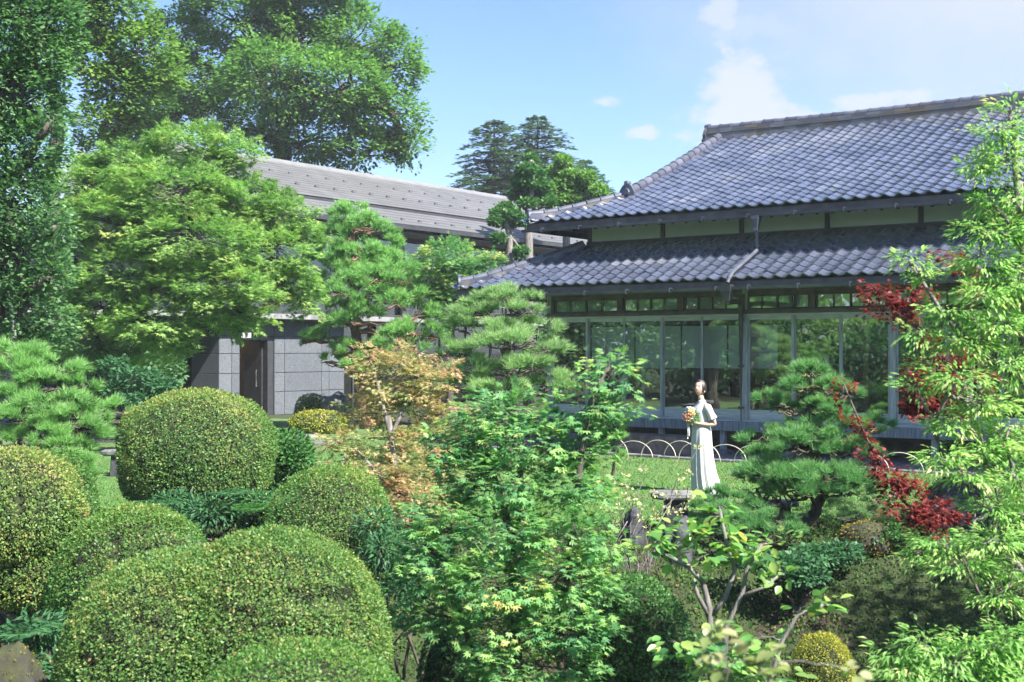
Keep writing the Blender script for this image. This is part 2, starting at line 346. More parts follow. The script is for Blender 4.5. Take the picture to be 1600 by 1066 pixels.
# --- lower roof
LE, LRUN, LZ = -1.38, 2.0, 3.30
lz = curve_roof(LZ, .475, LRUN, .02)
LL = LX - 1.38
b = MB()
b.add([(LL, LE, LZ), (RX, LE, LZ), (RX, LE + LRUN, lz(LRUN)), (LL + LRUN, LE + LRUN, lz(LRUN)),
       (LL, LE, LZ - .08), (RX, LE, LZ - .08), (RX, LE + LRUN, lz(LRUN) - .08), (LL + LRUN, LE + LRUN, lz(LRUN) - .08)],
      [(0, 1, 2, 3), (7, 6, 5, 4), (0, 4, 5, 1), (1, 5, 6, 2), (2, 6, 7, 3)])
b.add([(LL, LE, LZ - .01), (LL + LRUN, LE + LRUN, lz(LRUN) - .01), (LL + LRUN, 8, lz(LRUN) - .01), (LL, 10, LZ - .01), (LL, LE, LZ - .085), (LL, 10, LZ - .085)], [(3, 2, 1, 0), (0, 4, 5, 3)])
lo = b.build('lower_roof', M['darkwood'], house)
n2 = lay_tiles(lo, LE - .06, LRUN - .05, lz, lambda t: LL + t + .05, 8.9, 4, (-6.1, 5.0))
print('single tiles', n1, n2)
# rafters under both eaves
def rafter_mesh(poly):
    m = MB().prism(poly, 0, 0, .045).mesh('rafter'); m.materials.append(M['darkwood']); return m
r_lo = rafter_mesh([(LE + .12, LZ - .10), (.1, lz(1.48) - .10), (.1, lz(1.48) - .17), (LE + .12, LZ - .17)])
r_up = rafter_mesh([(UE + .1, UZ - .11), (.62, uz(.93) - .11), (.62, uz(.93) - .19), (UE + .1, UZ - .19)])
for k in range(40):
    x = LX - 1.1 + k * .303
    for me_, x_, p_ in ((r_lo, x, lo), (r_up, x + .6, up)):
        if me_ is r_up and x < LX - .2: continue
        o = bpy.data.objects.new('rafter', me_); COL.objects.link(o); o.parent = p_; o.location.x = x_
fas = MB(); fas.box(LL + .03, RX, LE - .012, LE + .02, LZ - .15, LZ - .01); fas.box(LL - .012, LL + .025, LE - .01, 9, LZ - .15, LZ - .03)
fas.box(UL + .03, RX + .3, UE - .012, UE + .02, UZ - .16, UZ - .01); fas.box(UL - .012, UL + .025, UE - .01, 11, UZ - .16, UZ - .03)
fas.build('fascia_board', M['darkwood'], house)
# --- ridges
def cap_tile_mesh(r, ln):
    m = MB(); an = np.linspace(-.25, math.pi + .25, 9)
    ring = lambda y, q: [(q * math.cos(a), y, q * math.sin(a)) for a in an]
    m.add(np.array(ring(0, r * 1.13) + ring(.035, r * 1.13) + ring(.036, r) + ring(ln, r)), [(k * 9 + i, k * 9 + i + 1, (k + 1) * 9 + i + 1, (k + 1) * 9 + i) for k in range(3) for i in range(8)] + [tuple(range(8, -1, -1))])
    me = m.mesh('ridge_cap_tile', smooth=False); me.materials.append(M['ridge']); return me
CAP = {r: cap_tile_mesh(r, .30) for r in (.085, .10, .11)}
def lay_ridge(name, pts, wid, courses, ch, cap_r, over=0.0, mat=None):
    """stacked flat courses with a row of round cap tiles on top, from pts[0] (low) to pts[-1]"""
    pts = np.array(pts, float); seg = np.linalg.norm(np.diff(pts, axis=0), axis=1); tot = seg.sum(); cum = np.concatenate([[0], np.cumsum(seg)])
    def at_len(s): return np.array([np.interp(s, cum, pts[:, i]) for i in range(3)])
    m = MB(); K = max(2, int(tot / .33))
    for c in range(courses):
        hw_ = wid / 2 - .012 * c + (.02 if c % 2 == 0 else 0)
        for k in range(K):
            a, e = at_len(tot * k / K), at_len(tot * (k + 1) / K - .006); d = e - a; d /= np.linalg.norm(d)
            sd = np.cross(d, (0, 0, 1)); sd /= np.linalg.norm(sd); z0 = c * ch; z1 = z0 + ch * .82
            z0 -= .10 if c == 0 else 0
            v = [a + sd * hw_ + (0, 0, z0), a - sd * hw_ + (0, 0, z0), e - sd * hw_ + (0, 0, z0), e + sd * hw_ + (0, 0, z0)]
            v += [p + np.array((0, 0, z1 - z0)) for p in v]
            m.add(v, [(0, 3, 2, 1), (4, 5, 6, 7), (0, 1, 5, 4), (1, 2, 6, 5), (2, 3, 7, 6), (3, 0, 4, 7)])
    # mortar heart so that no gap shows light
    for k in range(K):
        a, e = at_len(tot * k / K), at_len(tot * (k + 1) / K); d = e - a; d /= np.linalg.norm(d); sd = np.cross(d, (0, 0, 1)); sd /= np.linalg.norm(sd); hh = wid / 2 - .045
        v = [a + sd * hh - (0, 0, .1), a - sd * hh - (0, 0, .1), e - sd * hh - (0, 0, .1), e + sd * hh - (0, 0, .1)]; v += [p + np.array((0, 0, .1 + courses * ch - .01)) for p in v]
        m.add(v, [(0, 3, 2, 1), (4, 5, 6, 7), (0, 1, 5, 4), (1, 2, 6, 5), (2, 3, 7, 6), (3, 0, 4, 7)])
    r = m.build(name, mat or M['ridge'], house)
    n = int(tot / .285)
    for k in range(n):
        p = at_len(tot * (k + .0) / n); q = at_len(min(tot, tot * (k + 1) / n)); d = q - p; d /= np.linalg.norm(d)
        o = bpy.data.objects.new('ridge_cap_tile', CAP[cap_r]); COL.objects.link(o); o.parent = r
        o.location = p + np.array((0, 0, courses * ch - .005 + random.gauss(0, .003)))
        o.rotation_euler = (math.asin(max(-1, min(1, d[2]))), 0, math.atan2(-d[0], d[1]))
    return r
rz_top = uz(URUN)
GX = UL + HIPR
lay_ridge('main_ridge', [(GX - .35, UE + URUN, rz_top + .04), (0, UE + URUN, rz_top), (RX + .35, UE + URUN, rz_top + .04)], .32, 4, .066, .10, mat=M['ridge_old'])
desc = [(GX + .02, UE + t, uz(t) + .04) for t in np.linspace(HIPR - .05, URUN - .25, 12)]
lay_ridge('descending_ridge', desc, .26, 2, .055, .11)
hip = [(UL + t, UE + t, uz(t) + .05 + .10 * max(0, 1 - t / .6) ** 2) for t in np.linspace(.03, HIPR - .02, 8)]
lay_ridge('hip_ridge', hip, .22, 1, .06, .085)
hip2 = [(LL + t, LE + t, lz(t) + .05 + .08 * max(0, 1 - t / .6) ** 2) for t in np.linspace(.03, LRUN - .05, 8)]
lay_ridge('hip_ridge', hip2, .22, 1, .06, .085)
# ridge-end tiles: shouldered plate with a round boss and two scrolls
def ridge_end(name, loc, rot, s):
    m = MB(); out = [(-.5, 0), (-.42, .22), (-.46, .5), (-.3, .78), (-.12, .95), (.12, .95), (.3, .78), (.46, .5), (.42, .22), (.5, 0)]
    m.prism([(x * s, z * s) for x, z in out], 1, -.05 * s, .12 * s)
    for (cx_, cz_, r_) in ((0, .52, .2), (-.33, .2, .13), (.33, .2, .13), (0, .98, .14)):
        m.tube([(cx_ * s, -.12 * s, cz_ * s), (cx_ * s, -.05 * s, cz_ * s), (cx_ * s, .2 * s, cz_ * s)], [r_ * .8 * s, r_ * s, r_ * s], 12)
    o = m.build(name, M['ridge'], house); o.location = loc; o.rotation_euler = rot
    return o
ridge_end('ridge_end_tile', (GX - .42, UE + URUN, rz_top - .08), (0, 0, -R(90)), .46)
ridge_end('ridge_end_tile', (GX + .02, UE + HIPR - .16, uz(HIPR) - .1), (0, 0, 0), .42)
ridge_end('ridge_end_tile', (LL + .02, LE + .02, LZ + .03), (0, 0, -R(45)), .28)
ridge_end('ridge_end_tile', (UL + .02, UE + .02, UZ + .03), (0, 0, -R(45)), .28)
# --- upper wall band
uy = .617
for k, (xa, xb) in enumerate(zip([-4.02, -2.22, -.43, 1.36, 3.15, 4.95, 6.74, 8.5], [-2.22, -.43, 1.36, 3.15, 4.95, 6.74, 8.5, 9])):
    MB().box(xa + .09, xb - .002, uy + .03, uy + .1, 4.2, 5.12).build('plaster_panel', M['plaster'], house)
    MB().box(xa - .0, xa + .085, uy - .005, uy + .12, 4.2, 5.12).build('wall_post', M['darkwood'], house)
MB().box(-4.03, 9, uy - .03, uy + .025, 4.19, 4.36).build('sill_beam', M['darkwood'], house)
MB().box(-4.03, -3.95, uy + .125, 10, 4.2, 5.1).build('side_wall', M['plaster'], house)
# --- gutters and downpipe
def gutter(x0, x1, y, z, nm='gutter'):
    g = MB(); an = np.linspace(math.pi, 2 * math.pi, 8); r = .058
    ring = lambda x, q, dz: [(x, y + q * math.cos(a), z + q * math.sin(a) + dz) for a in an]
    n = 8
    rings = ring(x0, r, 0) + ring(x1, r, -.0) + ring(x0, r - .008, 0) + ring(x1, r - .008, 0)
    g.add(rings, [(i, i + 1, n + i + 1, n + i) for i in range(7)] + [(2 * n + i + 1, 2 * n + i, 3 * n + i, 3 * n + i + 1) for i in range(7)] + [tuple(range(8)), tuple(range(15, 7, -1)), (0, n, 3 * n, 2 * n), (7, 2 * n + 7, 3 * n + 7, n + 7)])
    o = g.build(nm, M['metal_pipe'], house, smooth=False)
    x = x0 + .5
    while x < x1:
        h = MB(); h.box(x, x + .018, y - r - .012, y - r - .003, z - .06, z + .02); h.box(x, x + .018, y - .06, y + .09, z + .012, z + .02); h.box(x, x + .018, y - r - .003, y + .02, z - .072, z - .062)
        h.build('gutter_hook', M['metal_pipe'], o); x += .95
gutter(UL - .05, RX + .3, UE - .1, UZ - .13)
gutter(LL - .05, .28, LE - .1, LZ - .12); gutter(.28, RX, LE - .1, LZ - .11)
dp = MB()
dp.tube([(.42, UE - .1, UZ - .17), (.42, UE - .1, UZ - .3), (.42, UE - .07, UZ - .42), (.42, UE - .03, 3.98), (.42, UE - .06, 3.92), (.41, -.75, 3.74), (.39, LE + .05, 3.46), (.38, LE - .06, 3.36), (.36, LE - .1, 3.27)], .036, 8)
dp.build('roof_downpipe', M['metal_pipe'], house)
MB().loft([[(.42 + sx * w_, UE - .1 + sy * w_, z) for sx, sy in ((-1, -1), (1, -1), (1, 1), (-1, 1))] for z, w_ in ((UZ - .16, .075), (UZ - .22, .075), (UZ - .38, .045), (UZ - .44, .045))]).build('rain_hopper', M['metal_pipe'], house)
MB().loft([[(.36 + sx * w_, LE - .1 + sy * w_, z) for sx, sy in ((-1, -1), (1, -1), (1, 1), (-1, 1))] for z, w_ in ((LZ - .07, .105), (LZ - .2, .1), (LZ - .27, .075), (LZ - .36, .07))]).build('rain_hopper', M['darkmetal'], house)
dp = MB(); dp.tube([(.36, LE - .1, 2.96), (.36, LE - .06, 2.9), (.3, LE + .25, 2.93), (.1, -.5, 2.95), (.0, -.2, 2.93), (-.025, -.14, 2.8), (-.025, -.14, .3), (-.025, -.14, .05)], .05, 8)
for z in (2.6, 1.7, .9): dp.tube([(-.025, -.14, z), (-.025, -.14, z + .05)], .058, 8)
dp.build('downpipe', M['darkmetal'], house)
# --- front: posts, beams, transoms, doors, sill board, veranda edge
def front_bay(xs_post):
    for x in xs_post: MB().box(x - .055, x + .055, -.03, .09, .5, 3.24).build('main_post', M['greywood'] if x < 3 else M['greywood'], house, bevel=.006)
front_bay([LX + .055, 0.0, 2.9, 5.75, 8.6])
MB().box(LX, RX, -.05, .10, 2.735, 2.815).build('lintel_beam', M['darkwood'], house, bevel=.006)
MB().box(LX, RX, -.02, .10, 2.70, 2.733).build('door_head_rail', M['greyboard'], house)
MB().box(LX, RX, -.02, .10, 3.12, 3.26).build('wall_plate', M['darkwood'], house)
MB().box(LX, RX, .0, .06, 3.262, 3.7).build('eave_board', M['darkwood'], house)
xpost = [-4.53, -2.81, -1.40, -.055, 1.37, 2.845, 4.25, 5.69, 7.1, 8.55]
for xa, xb in zip(xpost[:-1], xpost[1:]):
    if abs(xa - LX) > .3: MB().box(xa - .06, xa + .06, -.035, .085, 2.817, 3.118).build('transom_post', M['darkwood'], house)
    wn = empty('transom_window', (0, 0, 0)); wn.parent = house
    a, e = xa + .075, xb - .075; n = 4; h = MB()
    h.box(a, e, .0, .05, 2.818, 2.845); h.box(a, e, .0, .05, 3.075, 3.117)
    for k in range(n + 1):
        x = a + (e - a) * k / n; wd = .018 if k in (0, n, 2) else .009
        h.box(max(a, x - wd), min(e, x + wd), .002, .048, 2.846, 3.074)
    h.build('frame', M['darkwood'], wn)
    for k in range(n):
        x0_, x1_ = a + (e - a) * k / n + .012, a + (e - a) * (k + 1) / n - .012
        MB().box(x0_, x1_, .022, .027, 2.84, 3.08).build('pane', M['glass'], wn)
        MB().box(x0_, x1_, .075, .078, 2.84, 3.08).build('paper_lining', M['lining'] if 'lining' in M else M.setdefault('lining', surf('transom_paper', (.5, .62, .56), (.56, .67, .61), rough=.9, scale=3)), wn)
x = LX + .11; doors = []
bays = [(LX + .11, -.055), (.055, 2.845), (2.955, 5.695), (5.805, 8.545)]
for (a, e) in bays:
    n = round((e - a) / .92)
    for k in range(n):
        x0_, x1_ = a + (e - a) * k / n, a + (e - a) * (k + 1) / n
        yo = .0 if k % 2 == 0 else .038
        d = empty('sliding_glass_door', (0, 0, 0)); d.parent = house
        for sx0, sx1 in ((x0_ - .02 * (k > 0), x0_ + .04), (x1_ - .04, x1_ + .02 * (k < n - 1))): MB().box(sx0, sx1, yo, yo + .034, .70, 2.70).build('stile', M['greywood'], d, bevel=.004)
        MB().box(x0_ + .041, x1_ - .041, yo + .003, yo + .031, 2.62, 2.698).build('top_rail', M['greyboard'], d)
        MB().box(x0_ + .041, x1_ - .041, yo + .003, yo + .031, .70, .885).build('kick_board', M['greyboard'], d)
        g_ = MB(); g_.box(0, x1_ - x0_ - .08, 0, .005, 0, 1.74)
        go = g_.build('pane', M['glass'], d); go.location = (x0_ + .04, yo + .015, .883); go.rotation_euler = (random.gauss(0, .004), 0, random.gauss(0, .006))
MB().box(LX - .1, RX, -.10, .11, .645, .698).build('door_sill', M['greyboard'], house, bevel=.006)
for k in range(8):
    xa = LX - .12 + k * 1.82
    MB().box(xa, min(RX, xa + 1.815), -.16, -.105, .47, .66).build('veranda_edge_beam', M['beamface'], house, bevel=.006)
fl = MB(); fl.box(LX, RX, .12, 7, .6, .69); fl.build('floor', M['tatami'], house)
for k in range(11):
    x = LX + .07 + k * 1.37
    MB().box(x - .05, x + .05, -.07, .03, .1, .468).build('floor_post', M['greywood'], house)
    st = MB(); st.loft([[(x + r_ * math.cos(a) * 1.1, -.02 + r_ * math.sin(a), z) for a in np.linspace(0, 6.283, 9)[:-1]] for z, r_ in ((-.02, .2), (.06, .19), (.1, .14))])
    st.build('foundation_stone', M['stone'], house)
MB().box(LX, RX, 1.2, 1.25, 0, .6).build('underfloor_wall', M['darkwood'], house)
# --- rooms behind the glass
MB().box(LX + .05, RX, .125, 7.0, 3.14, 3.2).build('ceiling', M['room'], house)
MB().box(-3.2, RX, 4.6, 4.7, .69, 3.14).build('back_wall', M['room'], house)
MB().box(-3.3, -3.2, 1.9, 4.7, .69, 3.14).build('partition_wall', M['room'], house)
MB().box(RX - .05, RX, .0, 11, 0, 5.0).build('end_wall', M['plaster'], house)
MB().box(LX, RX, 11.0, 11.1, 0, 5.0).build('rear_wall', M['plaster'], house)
for x in (-3.85, -3.2, -1.4, .45, 1.9, 3.72, 5.5): MB().box(x - .05, x + .05, 1.30, 1.40, .69, 3.13).build('inner_post', M['amberwood'], house)
MB().box(LX + .1, RX, 1.30, 1.40, 2.58, 2.70).build('inner_lintel', M['amberwood'], house)
for xa, xe in ((-3.71, -2.67), (-2.63, -1.58), (-1.54, -.55), (-.51, .53)):
    o = MB().box(xa, xe, .30, .306, 1.67, 2.52).build('paper_blind', M['blind'], house); MB().tube([(xa, .303, 1.665), (xe, .303, 1.665)], .012, 6).build('blind_rod', M['darkwood'], o)
    for q in range(1, 8): MB().box(xa + .004, xe - .004, .2985, .2995, 1.67 + q * .106, 1.672 + q * .106).build('fold', M['blind'], o)
# left side wall: same glazed doors, so that one looks through the corner of the house
for k in range(4):
    y0_ = .13 + k * .93
    d = empty('sliding_glass_door', (0, 0, 0)); d.parent = house
    for a in (y0_, y0_ + .88): MB().box(LX + .02, LX + .055, a, a + .045, .7, 2.7).build('stile', M['greywood'], d)
    MB().box(LX + .024, LX + .05, y0_ + .046, y0_ + .879, .7, .88).build('kick_board', M['greyboard'], d)
    MB().box(LX + .035, LX + .04, y0_ + .04, y0_ + .885, .88, 2.66).build('pane', M['glass'], d)
MB().box(LX, LX + .1, 3.95, 11, 0.3, 3.24).build('side_wall', M['plaster'], house)
MB().box(LX, LX + .1, .11, 3.94, 2.7, 3.24).build('side_lintel', M['darkwood'], house)
MB().box(LX - .02, LX + .1, .11, 3.94, .5, .7).build('side_sill', M['greyboard'], house)

# ------------------------------------------------------------------ the newer building on the left (local x = away along its front, y = into it)
Q0 = np.array([-7.46, 39.4]); QRZ = math.atan2(.807, .591)
bld = empty('modern_building', (Q0[0], Q0[1], 0), QRZ, 'two-storey granite and glass building with long grey metal roof behind the garden', 'building')
# roof: y from -.8 (front eave) to 10.8, ridge at y=5
ez, rzb, ey, ry_ = 6.42, 8.95, -.8, 5.0
sl_ = (rzb - ez) / (ry_ - ey)
GU = -1.3; UEND = 40
stepy = ey + .28 * (ry_ - ey)
def rpanel(x0, x1, ya, yb, lift, th=.06):
    za, zb = ez + (ya - ey) * sl_ + lift, ez + (yb - ey) * sl_ + lift
    return [(x0, ya, za), (x1, ya, za), (x1, yb, zb), (x0, yb, zb), (x0, ya, za - th), (x1, ya, za - th), (x1, yb, zb - th), (x0, yb, zb - th)]
BOXF = [(0, 1, 2, 3), (7, 6, 5, 4), (0, 4, 5, 1), (1, 5, 6, 2), (2, 6, 7, 3), (3, 7, 4, 0)]
rb = MB(); rb.add(rpanel(GU, UEND, stepy + .02, ry_, -.03, .12), BOXF); rb.add(rpanel(GU, UEND, ey, stepy + .1, -.14, .12), BOXF)
rb.add([(GU, ry_, rzb - .03), (UEND, ry_, rzb - .03), (UEND, 11, ez), (GU, 11, ez), (GU, ry_, rzb - .15), (UEND, ry_, rzb - .15), (UEND, 11, ez - .12), (GU, 11, ez - .12)], BOXF)
roof2 = rb.build('metal_roof', M['darkmetal'], bld)
# long horizontal sheets overlapping like clapboard (each a piece)
nsh = 13
for k in range(nsh):
    ya = stepy + (ry_ - stepy - .3) * k / nsh; yb = stepy + (ry_ - stepy - .3) * (k + 1) / nsh + .03
    for (x0_, x1_) in ((GU, 4.2), (4.206, 13.5), (13.506, UEND)):
        MB().add(rpanel(x0_, x1_, ya, yb, .012 if False else .0 + .0, .012), BOXF)
        p = rpanel(x0_, x1_, ya, yb, 0, .015); p = np.array(p); p[[0, 1, 4, 5], 2] += .028; p[[2, 3, 6, 7], 2] += .006
        MB().add(p, BOXF).build('roof_sheet', M['roofmetal'], roof2)
for k in range(5):
    ya = ey + (stepy - ey) * k / 5; yb = ey + (stepy - ey) * (k + 1) / 5 + .03
    for (x0_, x1_) in ((GU, 4.2), (4.206, 13.5), (13.506, UEND)):
        p = np.array(rpanel(x0_, x1_, ya, yb, -.11, .015)); p[[0, 1, 4, 5], 2] += .028; p[[2, 3, 6, 7], 2] += .006
        MB().add(p, BOXF).build('roof_sheet', M['roofmetal'], roof2)
M['flash'] = surf('pale_ridge_flashing', (.16, .158, .156), (.2, .197, .195), rough=.5, scale=2)
rc = MB(); rc.add(rpanel(GU - .06, UEND, ry_ - .42, ry_ + .02, .07, .05), BOXF); rc.build('ridge_flashing', M['flash'], bld)
g_ = MB(); g_.add(rpanel(GU, UEND, stepy - .05, stepy + .015, -.05, .07), BOXF); g_.build('step_gutter', M['darkmetal'], bld)
g_ = MB(); g_.box(GU, UEND, ey - .13, ey + .02, ez - .27, ez - .13); g_.build('eave_gutter', M['darkmetal'], bld)
g_ = MB(); g_.box(GU + .1, UEND, ey + .03, .5, ez - .40, ez - .345); g_.build('soffit', M['darkwood'], bld)
# snow guards in three rows
sg = MB(); sg.prism([(-.05, 0), (.05, 0), (.03, .05), (-.03, .07)], 0, -.08, .08); sgm = sg.mesh('snow_guard'); sgm.materials.append(M['roofmetal'])
for (yy, lift) in ((stepy + 1.15, .02), (stepy + 2.45, .02), (ey + .45, -.09)):
    for k in range(34):
        x = GU + .6 + k * .92
        if x > 29: break
        o = bpy.data.objects.new('snow_guard', sgm); COL.objects.link(o); o.parent = roof2; o.location = (x, yy, ez + (yy - ey) * sl_ + lift + .005); o.rotation_euler = (math.atan(sl_), 0, 0)
# gable end
gb = MB(); gb.prism([(.6, 3.0), (9.6, 3.0), (9.6, ez - .2), (ry_, rzb - .4), (.6, ez + .05)], 0, GU + .5, GU + .6); gb.build('gable_wall', M['concrete'], bld)
vg = MB(); vg.add(rpanel(GU - .05, GU + .03, ey, ry_, -.02, .3), BOXF); vg.add([(GU - .05, ry_ + .001, rzb - .02), (GU + .03, ry_ + .001, rzb - .02), (GU + .03, 11, ez), (GU - .05, 11, ez), (GU - .05, ry_ + .001, rzb - .3), (GU + .03, ry_ + .001, rzb - .3), (GU + .03, 11, ez - .28), (GU - .05, 11, ez - .28)], BOXF)
vg.build('verge_board', M['darkmetal'], bld)
# slab between the storeys
MB().box(-9, 30, -.55, 12, 2.98, 3.14).build('terrace_slab', M['concrete'], bld, bevel=.01)
# upper storey: posts, glass, amber slats inside
for k in range(16):
    x = GU + .8 + k * 2.4
    MB().box(x - .06, x + .06, .45, .6, 3.145, ez - .1).build('window_post', M['darkmetal'], bld)
    f = empty('window', (0, 0, 0)); f.parent = bld
    MB().box(x + .061, x + 2.339, .48, .56, 3.145, 3.26).build('frame', M['darkmetal'], f)
    MB().box(x + .06, x + 1.18, .515, .523, 3.26, ez - .1).build('pane', M['glass2'], f); MB().box(x + 1.22, x + 2.34, .515, .523, 3.26, ez - .1).build('pane', M['glass2'], f)
    MB().box(x + 1.181, x + 1.219, .49, .55, 3.26, ez - .1).build('mullion', M['darkmetal'], f)
MB().box(GU + .6, UEND, 5.2, 5.3, 3.14, 8).build('inner_wall', M['room'], bld)
MB().box(GU + .6, UEND, .7, 5.2, 5.75, 5.85).build('inner_ceiling', M['amberwood'], bld)
for x0_ in (9.0, 15.4):
    for k in range(5): MB().box(x0_ + k * .2, x0_ + k * .2 + .06, 1.6, 1.7, 3.15, 5.7).build('timber_slat', M['amberwood'], bld)
MB().box(10.6, 12.2, 2.2, 2.3, 3.14, 5.1).build('timber_screen', M['amberwood'], bld)
# lower storey: granite panels, door recess, recessed glazed part to the left
gw = MB(); gw.box(-2.05, -1.29, .06, 1.3, 0, 2.98); gw.box(.13, 3.25, .06, 1.3, 0, 2.98); gw.box(-1.288, .128, .06, 1.3, 2.46, 2.978)
gwo = gw.build('stone_wall', M['mortar'], bld)
cour = [0, .72, 1.32, 1.92, 2.46, 2.975]
def panels(edges, face):
    for z0_, z1_ in zip(cour[:-1], cour[1:]):
        for a, e in zip(edges[:-1], edges[1:]):
            m = MB()
            if face == 'front': m.box(a + .008, e - .008, .03 + random.uniform(-.003, .003), .065, z0_ + .008, z1_ - .008)
            else: m.box(-2.085 + random.uniform(-.003, .003), -2.045, a + .008, e - .008, z0_ + .008, z1_ - .008)
            m.build('stone_panel', M['granite'], gwo, bevel=.006)
panels([-2.07, -1.6, -1.29], 'front'); panels([.13, .56, 2.2, 2.54, 3.25], 'front'); panels([.03, 1.3], 'side')
for a, e in ((-1.28, -.55), (-.55, .12)): MB().box(a + .008, e - .008, .03, .065, 2.468, 2.967).build('stone_panel', M['granite'], gwo, bevel=.006)
dr = empty('entrance_door', (0, 0, 0)); dr.parent = bld
fm = MB(); fm.box(-1.285, -1.24, .08, .3, 0, 2.44); fm.box(-.11, .12, .08, .3, 0, 2.44); fm.box(-1.24, -.11, .08, .3, 2.33, 2.44); fm.build('frame', M['darkmetal'], dr)
MB().box(-.16, -.112, .3, 1.1, 0, 2.32).build('door_leaf', M['darkmetal'], dr); MB().tube([(-.17, .5, .9), (-.2, .5, .9), (-.2, .5, 1.4), (-.17, .5, 1.4)], .012, 6).build('handle', M['concrete'], dr)
for a_, e_, nm_, mt_ in (((-1.28, 2.6, 0), (.3, 2.7, 2.4), 'lobby_wall', 'room'), ((-1.33, .31, 0), (-1.29, 2.6, 2.4), 'lobby_wall', 'room'), ((.3, 1.31, 0), (.34, 2.7, 2.4), 'lobby_wall', 'room'), ((-1.33, .31, 2.4), (.34, 2.7, 2.44), 'lobby_ceiling', 'room'), ((-1.33, .31, .0), (.34, 2.7, .03), 'lobby_floor', 'room'), ((-1.2, 1.9, .03), (-.4, 2.3, .85), 'lobby_counter', 'darkwood')):
    MB().box(a_[0], e_[0], a_[1], e_[1], a_[2], e_[2]).build(nm_, M[mt_], bld)
m_em, t_em, b_em = new_mat('downlight_glow'); b_em.inputs['Emission Color'].default_value = (1, .6, .25, 1); b_em.inputs['Emission Strength'].default_value = 40
for (x, y) in ((-1.0, 2.45), (-.25, 2.45)):
    MB().tube([(x, y, 2.385), (x, y, 2.399)], .06, 10).build('downlight', m_em, bld)
wl = MB(); wl.box(-.02, .5, -.14, .03, 0, .24); lampo = wl.build('wall_lamp', M['darkmetal'], bld, bevel=.01); lampo.location = (-1.45, 0, 2.36)
m_lamp = surf('lamp_glass', (.7, .72, .72), rough=.3); MB().box(.05, .24, -.148, -.139, .05, .19).build('diffuser', m_lamp, lampo); MB().box(.27, .45, -.148, -.139, .05, .19).build('diffuser', m_lamp, lampo)
# recessed part on the left: dark glazing under the slab, and to the right of the granite wall
for (a, e, y) in ((-9, -2.1, 1.6), (3.3, 16, 1.2)):
    n = int((e - a) / 1.5)
    MB().box(a, e, 4.5, 4.6, 0, 2.98).build('inner_wall', M['room'], bld)
    for k in range(n):
        x0_ = a + (e - a) * k / n; x1_ = a + (e - a) * (k + 1) / n
        f = empty('window', (0, 0, 0)); f.parent = bld
        MB().box(x0_, x0_ + .07, y, y + .1, 0, 2.98).build('frame', M['darkmetal'], f); MB().box(x0_ + .071, x1_ - .001, y + .04, y + .048, .1, 2.97).build('pane', M['glass2'], f)
MB().box(-9, -8.9, -.2, 12, 0, 2.98).build('side_wall', M['concrete'], bld); MB().box(-9, 36, 11.5, 11.6, 0, 6.2).build('rear_wall', M['concrete'], bld); MB().box(35.9, 36, .6, 11.5, 0, 6.2).build('end_wall', M['concrete'], bld)
# ------------------------------------------------------------------ vegetation
def unit(v): return v / (np.linalg.norm(v, axis=-1, keepdims=True) + 1e-9)
def T_diamond(w=.3, fold=.07): return np.array([(0, 0, 0), (-w, .5, fold), (0, 1, 0), (w, .5, fold)], float), [(0, 2, 1), (0, 3, 2)]
def T_lance(): return np.array([(0, 0, 0), (-.15, .38, .05), (0, .42, -.02), (.15, .38, .05), (0, 1, -.16)], float), [(0, 2, 1), (0, 3, 2), (2, 4, 1), (2, 3, 4)]
def T_broad():
    return np.array([(0, 0, 0), (-.27, .25, .06), (-.34, .52, .08), (-.2, .82, .03), (0, 1.02, -.1), (.2, .82, .03), (.34, .52, .08), (.27, .25, .06), (0, .3, -.02), (0, .65, -.03)], float), \
        [(0, 8, 1), (1, 8, 2), (2, 8, 9), (2, 9, 3), (3, 9, 4), (0, 7, 8), (7, 6, 8), (6, 9, 8), (6, 5, 9), (5, 4, 9)]
def T_maple(droop=.12):
    an = np.radians([-125, -82, -40, 0, 40, 82, 125]); ln = [.38, .66, .9, 1.0, .9, .66, .38]
    V = [(0, 0, .02)]; 
    for k in range(7):
        V.append((math.sin(an[k]) * ln[k], math.cos(an[k]) * ln[k], -droop * ln[k]))
    na = np.concatenate([[an[0] - .45], (an[:-1] + an[1:]) / 2, [an[-1] + .45]])
    for k, a in enumerate(na): r = .1 if k in (0, 7) else .4; V.append((math.sin(a) * r, math.cos(a) * r, .03))
    F = []
    for k in range(7): F += [(0, 8 + k, 1 + k), (0, 1 + k, 9 + k)]
    return np.array(V, float), [(a, c, b) for a, b, c in F]
def T_star5():
    V = []; F = []
    for k, (a, l) in enumerate(((-95, .7), (-45, .95), (0, 1.1), (45, .95), (95, .7))):
        a = math.radians(a); s, c = math.sin(a), math.cos(a); w_ = .14
        V += [(-c * w_, s * w_, 0), (c * w_, -s * w_, 0), (s * l, c * l, -.1)]; F.append((3 * k, 3 * k + 1, 3 * k + 2))
    return np.array(V, float), F
def leaves(P, D, N, size, tmpl):
    V0, F0 = tmpl; Yv = unit(D); Xv = unit(np.cross(Yv, N)); Zv = np.cross(Xv, Yv); n = len(P)
    s = np.broadcast_to(np.asarray(size, float), (n,))[:, None, None]
    V = P[:, None] + s * (V0[None, :, :1] * Xv[:, None] + V0[None, :, 1:2] * Yv[:, None] + V0[None, :, 2:] * Zv[:, None])
    T = (np.arange(n) * len(V0))[:, None, None] + np.array(F0)[None]
    return V.reshape(-1, 3), T.reshape(-1, 3), len(V0)
def rdir(n): return unit(rng.normal(size=(n, 3)))
